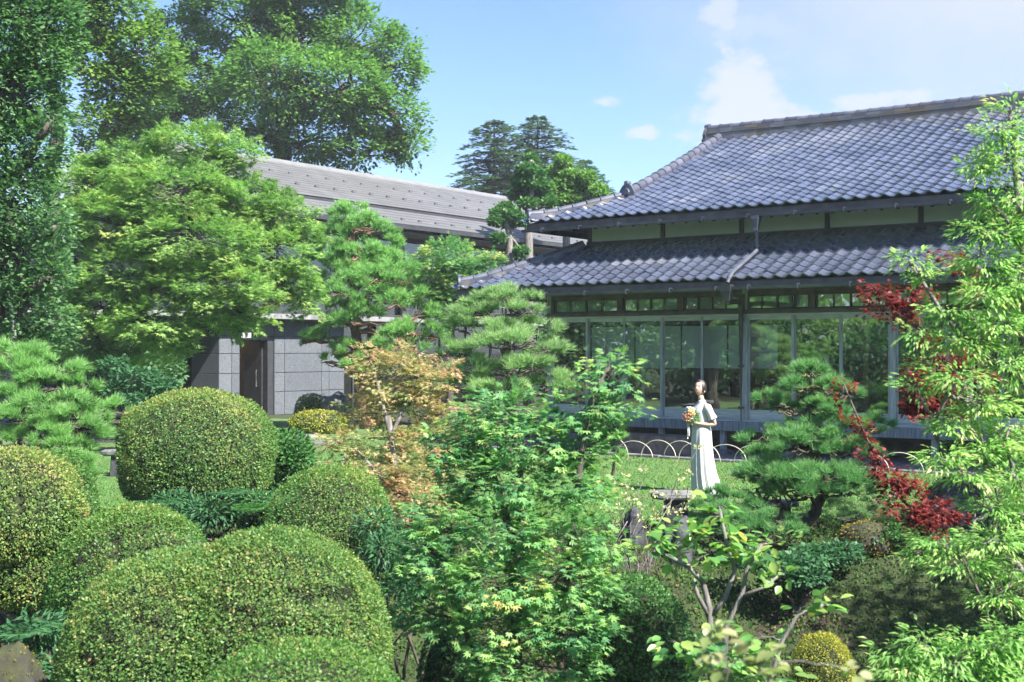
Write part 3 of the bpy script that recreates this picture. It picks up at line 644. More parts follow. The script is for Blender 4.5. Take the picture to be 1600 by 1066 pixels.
def sines(P, f, seed):
    r = np.random.default_rng(seed); v = 0
    for k in range(5): d = r.normal(size=3) * f * (1 + .5 * k); v = v + np.sin(P @ d + r.uniform(0, 6)) / (1 + .35 * k)
    return v / 3
class Fol:
    """gathers leaf sets into one mesh"""
    def __init__(s): s.V = []; s.T = []; s.t = []; s.n = 0
    def add(s, V, T, tint):
        s.V.append(V); s.T.append(T + s.n); s.t.append(tint); s.n += len(V)
    def leaves(s, P, D, N, size, tmpl, tint):
        V, T, k = leaves(P, D, N, size, tmpl); s.add(V, T, np.repeat(np.clip(tint, 0, 1), k))
    def build(s, name, m, parent, origin):
        V = np.concatenate(s.V) - np.asarray(origin); return link_mesh(name, fast_mesh(name, V, np.concatenate(s.T), np.concatenate(s.t)), m, parent)
def bend(a, b, k=6, wob=.06, sag=.12):
    a, b = np.asarray(a, float), np.asarray(b, float); t = np.linspace(0, 1, k)[:, None]; L = np.linalg.norm(b - a)
    p = a + (b - a) * t; p[:, 2] += -sag * L * np.sin(math.pi * t[:, 0]) * .5
    o = rng.normal(size=(k, 3)) * wob * L; o[0] = o[-1] = 0; return p + o
# ---- materials
LM = {}
LM['maple_fg'] = leafmat('green_maple_leaf', [(.065, .17, .075), (.115, .24, .085), (.2, .32, .1), (.36, .29, .11)], trans=.45, rough=.45)
LM['maple_mid'] = leafmat('yellow_green_maple_leaf', [(.065, .14, .04), (.12, .215, .055), (.2, .29, .085), (.34, .31, .1)], trans=.45, gain=1.6)
LM['maple_orange'] = leafmat('turning_maple_leaf', [(.2, .28, .1), (.38, .34, .15), (.56, .33, .2), (.55, .27, .26)], trans=.45, gain=1.2)
LM['maple_red'] = leafmat('red_maple_leaf', [(.1, .02, .018), (.16, .03, .026), (.25, .055, .04)], trans=.35, tgain=(1.3, .7, .6), gain=1.3)
LM['tall'] = leafmat('tall_tree_leaf', [(.05, .115, .03), (.09, .175, .04), (.15, .24, .05)], trans=.42, gain=1.6)
LM['olive'] = leafmat('olive_tree_leaf', [(.05, .11, .025), (.1, .17, .035), (.16, .22, .05)], trans=.42, gain=1.6)
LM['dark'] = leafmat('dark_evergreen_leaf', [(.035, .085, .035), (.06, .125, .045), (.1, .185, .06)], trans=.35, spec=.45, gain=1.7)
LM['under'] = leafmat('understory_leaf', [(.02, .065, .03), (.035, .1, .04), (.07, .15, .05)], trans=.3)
LM['azalea'] = leafmat('azalea_leaf', [(.04, .105, .028), (.08, .16, .04), (.165, .21, .05), (.3, .2, .09)], trans=.38, rough=.45)
LM['azalea_green'] = leafmat('green_azalea_leaf', [(.04, .11, .025), (.07, .155, .033), (.14, .2, .045), (.28, .19, .08)], trans=.38, rough=.45)
LM['boxleaf'] = leafmat('deep_green_box_leaf', [(.025, .085, .022), (.04, .115, .028), (.08, .16, .035)], trans=.3, rough=.4)
LM['yellowbox'] = leafmat('golden_box_leaf', [(.07, .11, .015), (.16, .18, .02), (.28, .25, .03)], trans=.3)
LM['pine'] = leafmat('pine_needle', [(.07, .15, .05), (.14, .27, .08), (.22, .36, .12)], trans=.42, rough=.5, vary=.35, gain=1.6)
LM['pine_pale'] = leafmat('pale_pine_needle', [(.09, .16, .07), (.18, .28, .11), (.3, .4, .18)], trans=.42, rough=.5, vary=.35, gain=1.5)
LM['pine_dark'] = leafmat('deep_pine_needle', [(.045, .13, .05), (.085, .2, .07), (.18, .3, .11)], trans=.4, rough=.45, vary=.35, gain=1.5)
LM['fir'] = leafmat('fir_needle', [(.05, .1, .055), (.075, .145, .065), (.12, .19, .085)], trans=.3, rough=.6, gain=.8)
LM['lance'] = leafmat('fresh_lance_leaf', [(.09, .2, .045), (.15, .29, .075), (.25, .38, .12), (.4, .36, .17)], trans=.45, rough=.42, gain=1.45)
LM['broad'] = leafmat('broad_leaf', [(.06, .16, .06), (.11, .23, .055), (.2, .3, .08), (.3, .3, .07)], trans=.42, rough=.35, spec=.5)
LM['sprig'] = leafmat('pale_sprig_leaf', [(.13, .22, .06), (.28, .33, .12), (.46, .44, .24)], trans=.4, gain=1.0)
LM['creamy'] = leafmat('pale_yellow_bloom', [(.4, .38, .12), (.6, .55, .28)], trans=.4)
LM['grass'] = leafmat('grass_blade', [(.045, .12, .02), (.075, .17, .03), (.12, .21, .04)], trans=.35, rough=.5)
LM['mosstuft'] = leafmat('moss_tuft', [(.025, .065, .014), (.045, .095, .02), (.06, .07, .02), (.12, .16, .03)], trans=.25, rough=.9)

def split_singles(root, P, D, N, size, tmpl, tint, mat, count, name='leaf'):
    """the `count` leaves that show largest become single objects; returns the mask of the rest"""
    size = np.broadcast_to(np.asarray(size, float), (len(P),)); px = CX + FPX * P[:, 0] / P[:, 1]; py = HY - FPX * (P[:, 2] - CAMH) / P[:, 1]
    d = np.linalg.norm(P - np.array([0, 0, CAMH]), axis=1) / size
    d[(px < 5) | (px > 1595) | (py < 5) | (py > 1060)] = 1e9
    order = np.argsort(d)[:count]; mask = np.ones(len(P), bool); mask[order] = False
    mes = []
    for q in range(5):
        V, T, _ = leaves(np.zeros((1, 3)), np.array([[0, 1, 0.]]), np.array([[0, 0, 1.]]), 1.0, tmpl)
        me = fast_mesh(name, V, T, np.full(len(V), q / 4)); me.materials.append(mat); mes.append(me)
    from mathutils import Matrix
    org = np.array(root.location)
    for i in order:
        y = unit(D[i]); x = unit(np.cross(y, N[i])); z = np.cross(x, y); s = size[i]; p = P[i] - org
        o = bpy.data.objects.new(name, mes[int(np.clip(round(tint[i] * 4), 0, 4))]); COL.objects.link(o); o.parent = root
        o.matrix_local = Matrix(((x[0] * s, y[0] * s, z[0] * s, p[0]), (x[1] * s, y[1] * s, z[1] * s, p[1]), (x[2] * s, y[2] * s, z[2] * s, p[2]), (0, 0, 0, 1)))
    return mask
def broad_tree(name, label, cat, Y, lobes, base, fork, sprigs, per, lsize, srad, tmpl, mat, bark, trunk_r, flat=.45, up=.8, droop=.25, tintb=(.35, .25), shell=.5,
               singles=0, limbs=True, twigs=.25, group=None, stems=None, inner=.0, depth=1.0, tip=.25, squash=1.0):
    """lobes: (px, py, rx, ry, dY) masses of the crown; sprigs: flat sprays spread through them; each spray carries leaves"""
    base = np.asarray(base, float); root = empty(name, base, 0, label, cat, group)
    C_, R_ = [], []
    for (px, py, rx, ry, dY) in lobes:
        y = Y + dY; ry = ry * squash; C_.append(at(px, py, y)); k = y / FPX; R_.append((rx * k, .5 * (rx + ry) * k * depth, ry * k))
    C_, R_ = np.array(C_), np.array(R_)
    area = (R_[:, 0] * R_[:, 2] + R_[:, 0] * R_[:, 1] + R_[:, 1] * R_[:, 2]); cnt = np.maximum(3, (sprigs * area / area.sum()).astype(int))
    f = Fol(); tw = MB(); SP, SO, SL = [], [], []
    for i in range(len(C_)):
        n = cnt[i]; d = rdir(n); r = (shell + (1 - shell) * rng.random(n)) ** .6
        SP.append(C_[i] + d * R_[i] * r[:, None]); SO.append(d); SL.append(np.full(n, i))
    SP, SO, SL = np.concatenate(SP), np.concatenate(SO), np.concatenate(SL)
    n = len(SP); out = unit(SO * np.array([1, 1, .5]) + np.array([0, 0, .15]))
    # leaves of every spray
    m = n * per; sp = np.repeat(SP, per, 0); so = np.repeat(out, per, 0)
    axis = unit(np.repeat(unit(out + .35 * rdir(n)), per, 0)); side = unit(np.cross(axis, np.array([0, 0, 1.])))
    t = rng.random(m) ** .8; a = (rng.random(m) * 2 - 1) * (1 - .45 * t)
    P = sp + axis * ((t - .35) * 1.5 * srad)[:, None] + side * (a * srad)[:, None] + np.array([0, 0, 1.]) * (rng.normal(size=m) * srad * flat * .5 - .25 * srad * (t ** 2))[:, None]
    D = unit(axis * (.5 + t)[:, None] + side * a[:, None] * 1.1 - np.array([0, 0, 1.]) * droop + .35 * rdir(m))
    N = unit(np.array([0, 0, 1.]) * up + so * .35 + .45 * rdir(m))
    tint = tintb[0] + tintb[1] * (.6 * np.repeat(rng.normal(size=n), per) + .5 * rng.normal(size=m)) + tip * (t - .5) + .12 * sines(P, 1.2, 3)
    size = lsize * rng.uniform(.7, 1.2, m)
    tint = np.clip(tint, 0, 1)
    mask = np.ones(m, bool)
    if singles: mask = split_singles(root, P, D, N, size, tmpl, tint, mat, singles)
    f.leaves(P[mask], D[mask], N[mask], size[mask], tmpl, tint[mask])
    cr = f.build('crown', mat, root, base)
    # wood
    fork = np.asarray(fork, float)
    tk = MB(); 
    if stems is None:
        tk.tube(bend(base, fork, 7, .02, 0), np.linspace(trunk_r, trunk_r * .65, 7), 9)
    else:
        for st in stems: tk.tube(np.array(st[0]), np.linspace(st[1], st[1] * .55, len(st[0])), 8)
    tk.v = [v - base for v in tk.v]; tk.build('trunk', bark, root, smooth=True)
    if limbs:
        nodes = [fork] if stems is None else [np.array(p) for st in stems for p in st[0][1:]]
        for i in range(len(C_)):
            src = min(nodes, key=lambda q: np.linalg.norm(q - C_[i]) + (.6 * max(0, q[2] - C_[i][2])))
            lm = MB(); p = bend(src, C_[i] + np.array([0, 0, -.2 * R_[i][2]]), 6, .05, .1); r0 = trunk_r * (.42 if stems is None else .3)
            lm.tube(p, np.linspace(r0, r0 * .35, 6), 6)
            nodes.append(p[3])
            idx = np.where(SL == i)[0]; idx = idx[rng.random(len(idx)) < twigs]
            for j in idx[:40]:
                q = p[min(5, 2 + int(rng.random() * 4))]; lm.tube(bend(q, SP[j], 4, .06, .05), np.linspace(r0 * .28, r0 * .08, 4), 3, caps=False)
            lm.v = [v - base for v in lm.v]; lm.build('limb', bark, root, smooth=True)
    return root
def needles(f, P, D, length, width, per, spread, tint):
    """a tuft of `per` needles at each P, fanned about D"""
    n = len(P); m = n * per; p = np.repeat(P, per, 0); d = unit(np.repeat(D, per, 0) + spread * rdir(m)); l = length * rng.uniform(.7, 1.1, m)
    sd = unit(np.cross(d, rdir(m))) * width * .5
    V = np.stack([p + sd, p - sd, p + d * l[:, None]], 1).reshape(-1, 3); T = np.arange(m * 3).reshape(-1, 3)
    tt = np.repeat(tint, per) + rng.normal(size=m) * .1
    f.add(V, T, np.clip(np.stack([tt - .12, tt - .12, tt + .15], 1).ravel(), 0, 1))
def pine(name, label, Y, pads, trunk, trunk_r, mat, bark, nlen=.1, nwid=.006, dens=70, per=15, cat='pine tree', group=None, spread=.75, tintb=.45, thick=1.0):
    """pads: (px, py, rx, ry, dY) cloud-pruned layers; trunk: list of (px, py, dY)"""
    tp = np.array([at(px, py, Y + dY) for px, py, dY in trunk]); base = tp[0].copy(); base[2] = float(ground_z(base[0], base[1])) if Y > 6 else base[2]; tp[0] = base - np.array([0, 0, .05])
    root = empty(name, base, 0, label, cat, group); tk = MB(); 
    t = np.linspace(0, 1, len(tp)); tt = np.linspace(0, 1, 4 * len(tp)); pth = np.stack([np.interp(tt, t, tp[:, i]) for i in range(3)], 1) + rng.normal(size=(len(tt), 3)) * trunk_r * .18
    tk.tube(pth, trunk_r * (1 - .7 * tt), 8); tk.v = [v - base for v in tk.v]; tk.build('trunk', bark, root, smooth=True)
    for (px, py, rx, ry, dY) in pads:
        y = Y + dY; c = at(px, py, y); k = y / FPX; rx_, rz = rx * k, ry * k * thick; ry_ = rx_ * .85
        f = Fol(); n = int(dens * 1.9 * (rx_ * ry_ * 3.1) + 45)
        # clumps within the pad so that its outline is lumpy
        nc = max(5, int(n / 22)); cr = np.sqrt(rng.random(nc)); ca = rng.random(nc) * 6.283
        cc = np.stack([np.cos(ca) * cr, np.sin(ca) * cr], 1); cz = (1 - cr ** 2) * .95 + rng.normal(size=nc) * .1
        ix = rng.integers(0, nc, n); q = cc[ix] + rng.normal(size=(n, 2)) * .13; z = cz[ix] * 1.25 + rng.normal(size=n) * .16
        P = c + np.stack([q[:, 0] * rx_, q[:, 1] * ry_, (z - .35) * rz], 1)
        D = unit(np.stack([q[:, 0] * .75, q[:, 1] * .75, np.full(n, .75)], 1) + .3 * rdir(n))
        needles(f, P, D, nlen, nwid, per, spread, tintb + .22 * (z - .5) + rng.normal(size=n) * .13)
        f.build('needle_pad', mat, root, base)
        b = MB(); src = pth[np.argmin(np.linalg.norm(pth - c, axis=1) + .8 * np.maximum(0, pth[:, 2] - c[2] + .1))]
        cb = c - np.array([0, 0, rz * .42]); p = bend(src, cb, 6, .06, .06); r0 = max(.012, trunk_r * .32)
        b.tube(p, np.linspace(r0, r0 * .5, 6), 6)
        for j in range(9):
            a = rng.random() * 6.283; rr = rng.uniform(.5, .95); e = cb + np.array([math.cos(a) * rx_ * rr, math.sin(a) * ry_ * rr, rz * .12]); b.tube(bend(p[rng.integers(3, 6)], e, 5, .07, -.05), np.linspace(r0 * .5, r0 * .15, 5), 4, caps=False)
        b.v = [v - base for v in b.v]; b.build('branch', bark, root, smooth=True)
    return root
def clipped(name, label, px, top, rpx, Y, zc=None, bottom=None, mat=None, dens=1500, lsize=.032, tb=(.35, .2), toptint=.25, expo=2.3, gaps=.62, seed=1, cat='shrub', group=None, ryk=1.0, tmpl=None, stems=0, lump=.034, extra=()):
    """clipped dome: shell of small leaves in three depths over a solid dark core standing in for inner shade; extra: further (px, py, rpx, rzpx, dY) lobes"""
    tmpl = tmpl or T_diamond(.3)
    r_ = np.random.default_rng(seed); cx, cy, zt = at(px, top, Y); gz = float(ground_z(cx, cy)); rx = rpx / FPX * Y
    zb = gz - .03 if bottom is None else bottom
    base = np.array([cx, cy, gz]); root = empty(name, base, 0, label, cat, group); f = Fol(); core = MB()
    zc_ = zb + (zt - zb) * (.42 if zc is None else zc)
    lobes = [(np.array([cx, cy, zc_]), np.array([rx, rx * ryk, zt - zc_]), zc_ - zb)]
    for (ex, ey_, er, ez_, dY) in extra:
        c = at(ex, ey_, Y + dY); k = (Y + dY) / FPX; lobes.append((c, np.array([er * k, er * k, ez_ * k]), ez_ * k))
    for li, (c, rad, down) in enumerate(lobes):
        A = 2 * math.pi * rad[0] * (rad[2] + down) * .9; n = int(dens * A * 2.1); d = unit(r_.normal(size=(n, 3)))
        e = expo; k = 1 / (np.abs(d[:, 0]) ** e + np.abs(d[:, 1]) ** e + np.abs(d[:, 2]) ** e) ** (1 / e)
        dd = d * k[:, None]; rr = np.where(dd[:, 2:] >= 0, 1, 0) * np.array([rad]) + np.where(dd[:, 2:] < 0, 1, 0) * np.array([[rad[0] * .97, rad[1] * .97, down]])
        lay = r_.random(n); dep = np.where(lay < .6, 1.0, np.where(lay < .85, .965, .92)) + r_.normal(size=n) * .008
        P0_ = dd * rr; bump = lump * sines(P0_, 3.5 / max(.3, rad[0]), seed + 5) + lump * .5 * sines(P0_, 11 / max(.3, rad[0]), seed + 6)
        P = c + P0_ * (dep + bump)[:, None]; nor = unit(d / rr)
        keep = np.ones(n, bool)
        if gaps: keep &= ~((sines(P0_, 5 / max(.4, rad[0]), seed + 9) < -gaps) & (lay < .87) & (r_.random(n) < .92))
        # leave out what lies inside another lobe or underground
        for lj, (c2, rad2, dn2) in enumerate(lobes):
            if lj != li: keep &= (((P - c2) / (rad2 * .9)) ** 2).sum(1) > 1
        keep &= P[:, 2] > ground_z(P[:, 0], P[:, 1]) - .02
        P, nor, P0_, dz = P[keep], nor[keep], P0_[keep], dd[keep][:, 2]; n = len(P)
        D = unit(nor * .75 + rdir(n)); N = unit(nor + np.array([0, 0, .35]) + .6 * rdir(n))
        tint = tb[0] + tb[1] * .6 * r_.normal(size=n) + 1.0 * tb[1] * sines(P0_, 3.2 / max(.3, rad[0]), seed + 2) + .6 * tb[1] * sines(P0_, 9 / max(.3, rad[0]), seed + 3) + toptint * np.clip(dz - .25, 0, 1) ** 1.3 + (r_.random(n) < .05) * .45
        f.leaves(P, D, N, lsize * r_.uniform(.5, 1.35, n), tmpl, tint)
        ns = max(10, n // 200); js = r_.integers(0, n, ns); js = js[dz[js] > -.2]                   # stray shoots above the clipped face
        for j in js:
            q = 5; tt_ = np.linspace(.2, 1, q)[:, None]; ax = unit(nor[j] + .5 * r_.normal(size=3) + np.array([0, 0, .4])); L_ = lsize * r_.uniform(1.2, 3.2)
            f.leaves(P[j] + ax * tt_ * L_, unit(ax + .9 * rdir(q)), unit(ax + rdir(q)), lsize * r_.uniform(.6, 1.1, q), tmpl, np.full(q, tb[0] + r_.uniform(-.05, .5)))
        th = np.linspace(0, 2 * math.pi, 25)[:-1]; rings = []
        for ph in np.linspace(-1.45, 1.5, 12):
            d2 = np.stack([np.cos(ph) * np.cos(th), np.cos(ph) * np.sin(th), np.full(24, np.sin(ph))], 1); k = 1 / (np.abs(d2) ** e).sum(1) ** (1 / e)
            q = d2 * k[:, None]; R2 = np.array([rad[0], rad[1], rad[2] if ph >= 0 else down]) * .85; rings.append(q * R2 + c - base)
        core.loft(rings)  # closed dark filler that stops see-through and plays the shaded inside
    f.build('foliage', mat, root, base); core.build('shade_core', M['shadecore'], root, smooth=True)
    if stems:
        s_ = MB()
        for k in range(stems):
            a = r_.random() * 6.28; b0 = np.array([math.cos(a), math.sin(a), 0]) * rx * r_.uniform(.1, .45); b1 = np.array([math.cos(a), math.sin(a), 0]) * rx * .6 + np.array([0, 0, zb - gz + .25])
            s_.tube(bend(b0 - np.array([0, 0, .05]), b1, 5, .06, 0), np.linspace(.03, .02, 5), 6)
        s_.build('stem', M['bark'], root, smooth=True) if stems == 1 else tag(s_.build('stems', M['bark'], root, smooth=True), None, None, None, None)
    return root
def loose(name, label, Y, lobes, dens, lsize, tmpl, mat, cat='shrub', group=None, tb=(.4, .2), droop=.1, base_py=None, stem=True):
    """unclipped shrub: leaves spread through lobes, with a few stems"""
    cs = [at(px, py, Y + dY) for px, py, rx, ry, dY in lobes]; x = np.mean([c[0] for c in cs]); y = np.mean([c[1] for c in cs]); base = np.array([x, y, float(ground_z(x, y))])
    root = empty(name, base, 0, label, cat, group); f = Fol(); s_ = MB()
    for c, (px, py, rx, ry, dY) in zip(cs, lobes):
        k = (Y + dY) / FPX; rad = np.array([rx * k, rx * k, ry * k]); n = int(dens * rx * ry * 3.14); d = rdir(n); P = c + d * rad * (rng.random(n) ** .4)[:, None] * (1 + .15 * sines(d, 3, 4))[:, None]
        P = P[P[:, 2] > ground_z(P[:, 0], P[:, 1]) + .01]; n = len(P); d = unit(P - c)
        f.leaves(P, unit(d + .7 * rdir(n) - np.array([0, 0, droop])), unit(np.array([0, 0, .8]) + .4 * d + .5 * rdir(n)), lsize * rng.uniform(.7, 1.2, n), tmpl, tb[0] + tb[1] * rng.normal(size=n) * .7 + .15 * d[:, 2])
        for j in range(1): s_.tube(bend(base + np.array([rng.normal() * .08, rng.normal() * .08, -.03]) - base, c + rdir(1)[0] * rad * .6 - base, 5, .05, 0), np.linspace(.018, .006, 5), 4, caps=False)
    f.build('foliage', mat, root, base)
    if stem: s_.build('stem', M['bark'], root, smooth=True)
    return root

# ---- trees behind
broad_tree('tall_tree', 'tall spreading broadleaf tree rising behind the grey metal roof', 'tree', 58,
    [(385, 25, 105, 55, 0), (470, 15, 85, 50, 1), (560, 60, 70, 45, 0), (618, 95, 42, 38, 0), (602, 175, 62, 42, 0), (640, 226, 32, 20, 0), (520, 135, 80, 52, -2), (430, 120, 85, 55, -3), (330, 115, 80, 50, 0),
     (275, 55, 42, 45, 2), (300, 180, 70, 36, 0), (480, 212, 85, 34, -1), (570, 238, 58, 24, 0), (400, 195, 60, 28, -1), (430, -60, 160, 60, 0), (250, 150, 45, 30, 1), (200, 200, 50, 30, 2)],
    np.array([-10.6, 58.5, 0]), at(440, 225, 58.5), 1900, 46, .2, .58, T_diamond(.36), LM['tall'], M['bark'], .62, flat=.6, shell=.45, twigs=.2)
broad_tree('olive_tree', 'yellowish olive-green tree between the dark evergreen and the tall tree', 'tree', 40,
    [(175, 20, 65, 40, 0), (225, 75, 50, 38, 0), (150, 95, 48, 34, 0), (245, 120, 32, 26, 0), (190, 140, 58, 34, 0), (160, 190, 36, 26, 0), (130, -40, 90, 50, 0), (110, 40, 50, 40, 0), (215, 185, 30, 24, 1), (150, 235, 30, 22, 1)],
    np.array([-14.6, 40, 0]), at(75, 110, 40.5), 620, 30, .17, .42, T_diamond(.36), LM['olive'], M['bark'], .32, flat=.55, shell=.45, twigs=.25)
def fir(name, label, Y, px, top, bot, wpx, group, base_w=1.0, seed=1, nt=20, mat='fir'):
    r_ = np.random.default_rng(seed); c = at(px, top, Y); base = np.array([c[0], Y, 0.]); k = Y / FPX; H = (bot - top) * k; root = empty(name, base, 0, label, 'conifer', group); f = Fol(); tk = MB(); br = MB()
    tk.tube([(0, 0, -.2), (0, 0, c[2] * .5), (0, 0, c[2] - .1)], [.3, .22, .03], 7); tk.build('trunk', M['bark'], root, smooth=True)
    for i in range(nt):
        t = i / (nt - 1); z = c[2] - .15 - H * t; L = wpx * k * (.14 + .86 * t ** .5) * base_w; nb = 5 + int(3 * t)
        for j in range(nb):
            a = j / nb * 6.283 + r_.random() * .9; l = L * r_.uniform(.55, 1.12); d = np.array([math.cos(a), math.sin(a), 0]); sd = np.array([-d[1], d[0], 0]); n = int(34 + 90 * t)
            s = r_.random(n) ** .7; w_ = .30 * l * (1 - s * .75) + .12
            P = base + np.array([0, 0, z]) + d * (s * l)[:, None] + sd * (r_.uniform(-1, 1, n) * w_)[:, None] + np.array([0, 0, 1.]) * ((.10 * l * s - .22 * l * s ** 2) + r_.normal(size=n) * .05)[:, None]
            f.leaves(P, unit(d + sd * r_.uniform(-1, 1, n)[:, None] + .2 * rdir(n)), unit(np.array([0, 0, 1.]) + .35 * rdir(n)), .34 * r_.uniform(.7, 1.2, n), T_diamond(.26), .35 + .2 * r_.normal(size=n) + .25 * s)
            if i % 2 == 0: br.tube(np.array([(0, 0, z), d * l * .5 + (0, 0, z + .02 * l), d * l * .9 + (0, 0, z - .1 * l)]), [.05, .035, .015], 4, caps=False)
    f.build('crown', LM[mat], root, base); br.build('branches', M['bark'], root)
fir('fir_tree', 'dark layered fir, the left one of the pair on the skyline', 75, 772, 188, 330, 100, 'dark conifers on the skyline', seed=1)
fir('fir_tree', 'dark layered fir with the highest tip on the skyline', 77, 840, 181, 330, 108, 'dark conifers on the skyline', seed=2)
fir('fir_tree', 'pale green fir at the right end of the skyline group', 80, 915, 250, 340, 60, 'dark conifers on the skyline', seed=3, nt=12, mat='under')
def niwaki(name, label, Y, pads, trunk, tr, mat):
    tp = np.array([at(px, py, Y) for px, py in trunk]); base = np.array([tp[0][0], Y, 0.]); tp = np.concatenate([[base], tp]); root = empty(name, base, 0, label, 'tree', 'cloud-pruned trees beside the tiled roof')
    tk = MB(); tk.tube(tp - base, np.linspace(tr, tr * .35, len(tp)), 8); f = Fol()
    for (px, py, rx, ry) in pads:
        c = at(px, py, Y + rng.normal() * .4); k = Y / FPX; n = int(90 + 2.2 * rx * ry * 1.5); d = rdir(n); rad = np.array([rx, rx * .9, ry]) * k; P = c + d * rad * (rng.random(n) ** .35)[:, None]
        f.leaves(P, unit(d + .8 * rdir(n)), unit(np.array([0, 0, .9]) + d * .4 + .5 * rdir(n)), .15 * rng.uniform(.7, 1.25, n), T_diamond(.3), .4 + .25 * d[:, 2] + .18 * rng.normal(size=n))
        s = tp[np.argmin(np.linalg.norm(tp - c, axis=1))]; tk.tube(bend(s - base, c - base, 4, .05, .1), [tr * .35, tr * .3, tr * .2, tr * .1], 5)
    f.build('crown', mat, root, base); tk.build('trunk', M['bark_pale'], root, smooth=True)
niwaki('pruned_tree', 'tall cloud-pruned evergreen with a bare trunk beside the tiled eave', 46, [(830, 250, 12, 9), (822, 265, 16, 9), (838, 272, 14, 8), (815, 283, 18, 9), (845, 290, 16, 8), (828, 298, 20, 8), (808, 305, 14, 8), (848, 308, 18, 8), (826, 318, 18, 7), (858, 318, 12, 6)], [(826, 400), (826, 330), (832, 290), (830, 252)], .2, LM['boxleaf'])
niwaki('pruned_tree', 'short cloud-pruned evergreen with a forked grey trunk near the lower eave', 44, [(790, 325, 14, 7), (780, 334, 15, 7), (803, 336, 14, 7), (775, 346, 12, 6), (795, 348, 16, 7), (815, 345, 12, 6), (778, 372, 12, 6), (802, 398, 18, 6), (815, 392, 12, 5), (788, 404, 12, 5)], [(795, 420), (797, 370), (790, 345), (788, 328)], .17, LM['boxleaf'])
niwaki('pruned_tree', 'soft green rounded tree just behind the tiled hip corner', 48, [(880, 252, 14, 10), (872, 268, 20, 10), (893, 275, 18, 10), (882, 290, 26, 11), (862, 300, 18, 10), (903, 300, 18, 10), (885, 312, 30, 10), (915, 315, 16, 8), (918, 280, 14, 14), (935, 300, 14, 12)], [(885, 360), (885, 320), (882, 270)], .18, LM['tall'])
# ---- large trees at the left
broad_tree('dark_evergreen', 'tall dark evergreen filling the left edge', 'tree', 19,
    [(30, 50, 85, 75, 0), (15, 150, 82, 65, 0), (35, 235, 58, 50, 0), (15, 320, 78, 60, 0), (35, 400, 64, 55, 0), (28, 480, 68, 50, 0), (30, 530, 50, 30, 0), (-50, 250, 90, 280, .6), (70, 90, 40, 40, 0), (70, 30, 55, 40, 0), (20, -60, 110, 70, 0), (85, 350, 25, 22, -.5), (75, 430, 22, 24, -.5), (80, 185, 20, 12, -.4), (85, 500, 20, 25, -.4)],
    np.array([-7.9, 19.3, 0]), at(-10, 300, 19.3), 1700, 26, .085, .23, T_diamond(.34), LM['dark'], M['bark'], .25, flat=.7, shell=.5, up=.5, droop=.15, twigs=.1, tintb=(.4, .3))
broad_tree('japanese_maple', 'wide yellow-green maple in front of the left building', 'tree', 29,
    [(300, 228, 70, 26, 0), (372, 240, 30, 24, 0), (200, 258, 60, 30, 0), (125, 292, 38, 30, 0), (265, 300, 105, 45, -1), (375, 318, 62, 36, 0), (440, 338, 48, 28, 0), (180, 345, 85, 42, -1), (300, 382, 105, 44, -1.6), (420, 398, 62, 36, -.6),
     (200, 425, 75, 36, -1.4), (112, 395, 36, 40, 0), (330, 446, 92, 30, -1.8), (445, 442, 46, 24, -.4), (478, 372, 24, 16, 0), (470, 470, 26, 14, -.2), (150, 478, 58, 32, -1.2), (245, 498, 72, 30, -1.8), (385, 492, 40, 16, -1.2), (262, 540, 38, 16, -1.6), (135, 535, 42, 22, -.6), (100, 465, 36, 42, 0), (180, 560, 40, 16, -.8), (345, 486, 36, 20, -1.6)],
    np.array([-8.7, 29.5, 0]), at(220, 480, 29.5), 1450, 46, .10, .36, T_star5(), LM['maple_mid'], M['bark'], .2, flat=.28, shell=.5, twigs=.18, tintb=(.38, .2), droop=.15, tip=.3)
broad_tree('dark_tree', 'small dark green tree with orange tints before the upper windows', 'tree', 33,
    [(700, 405, 46, 24, 0), (738, 415, 32, 20, 0), (690, 448, 40, 26, 0), (725, 455, 38, 24, 0), (705, 485, 34, 22, 0), (660, 440, 20, 20, .5), (765, 400, 16, 12, 0)],
    np.array([-1.6, 33, 0]), at(705, 500, 33), 240, 40, .10, .33, T_star5(), LM['maple_fg'], M['bark'], .1, flat=.35, tintb=(.35, .3), twigs=.2)
broad_tree('rear_tree', 'leafy green tree seen through the glazed corner of the old house', 'tree', 37,
    [(890, 520, 40, 40, 0), (860, 560, 40, 40, 0), (900, 580, 40, 40, 0), (930, 530, 40, 40, 1), (880, 470, 40, 30, 1)], np.array([1.7, 37, 0]), at(890, 590, 37), 150, 30, .15, .4, T_diamond(.36), LM['boxleaf'], M['bark'], .1)
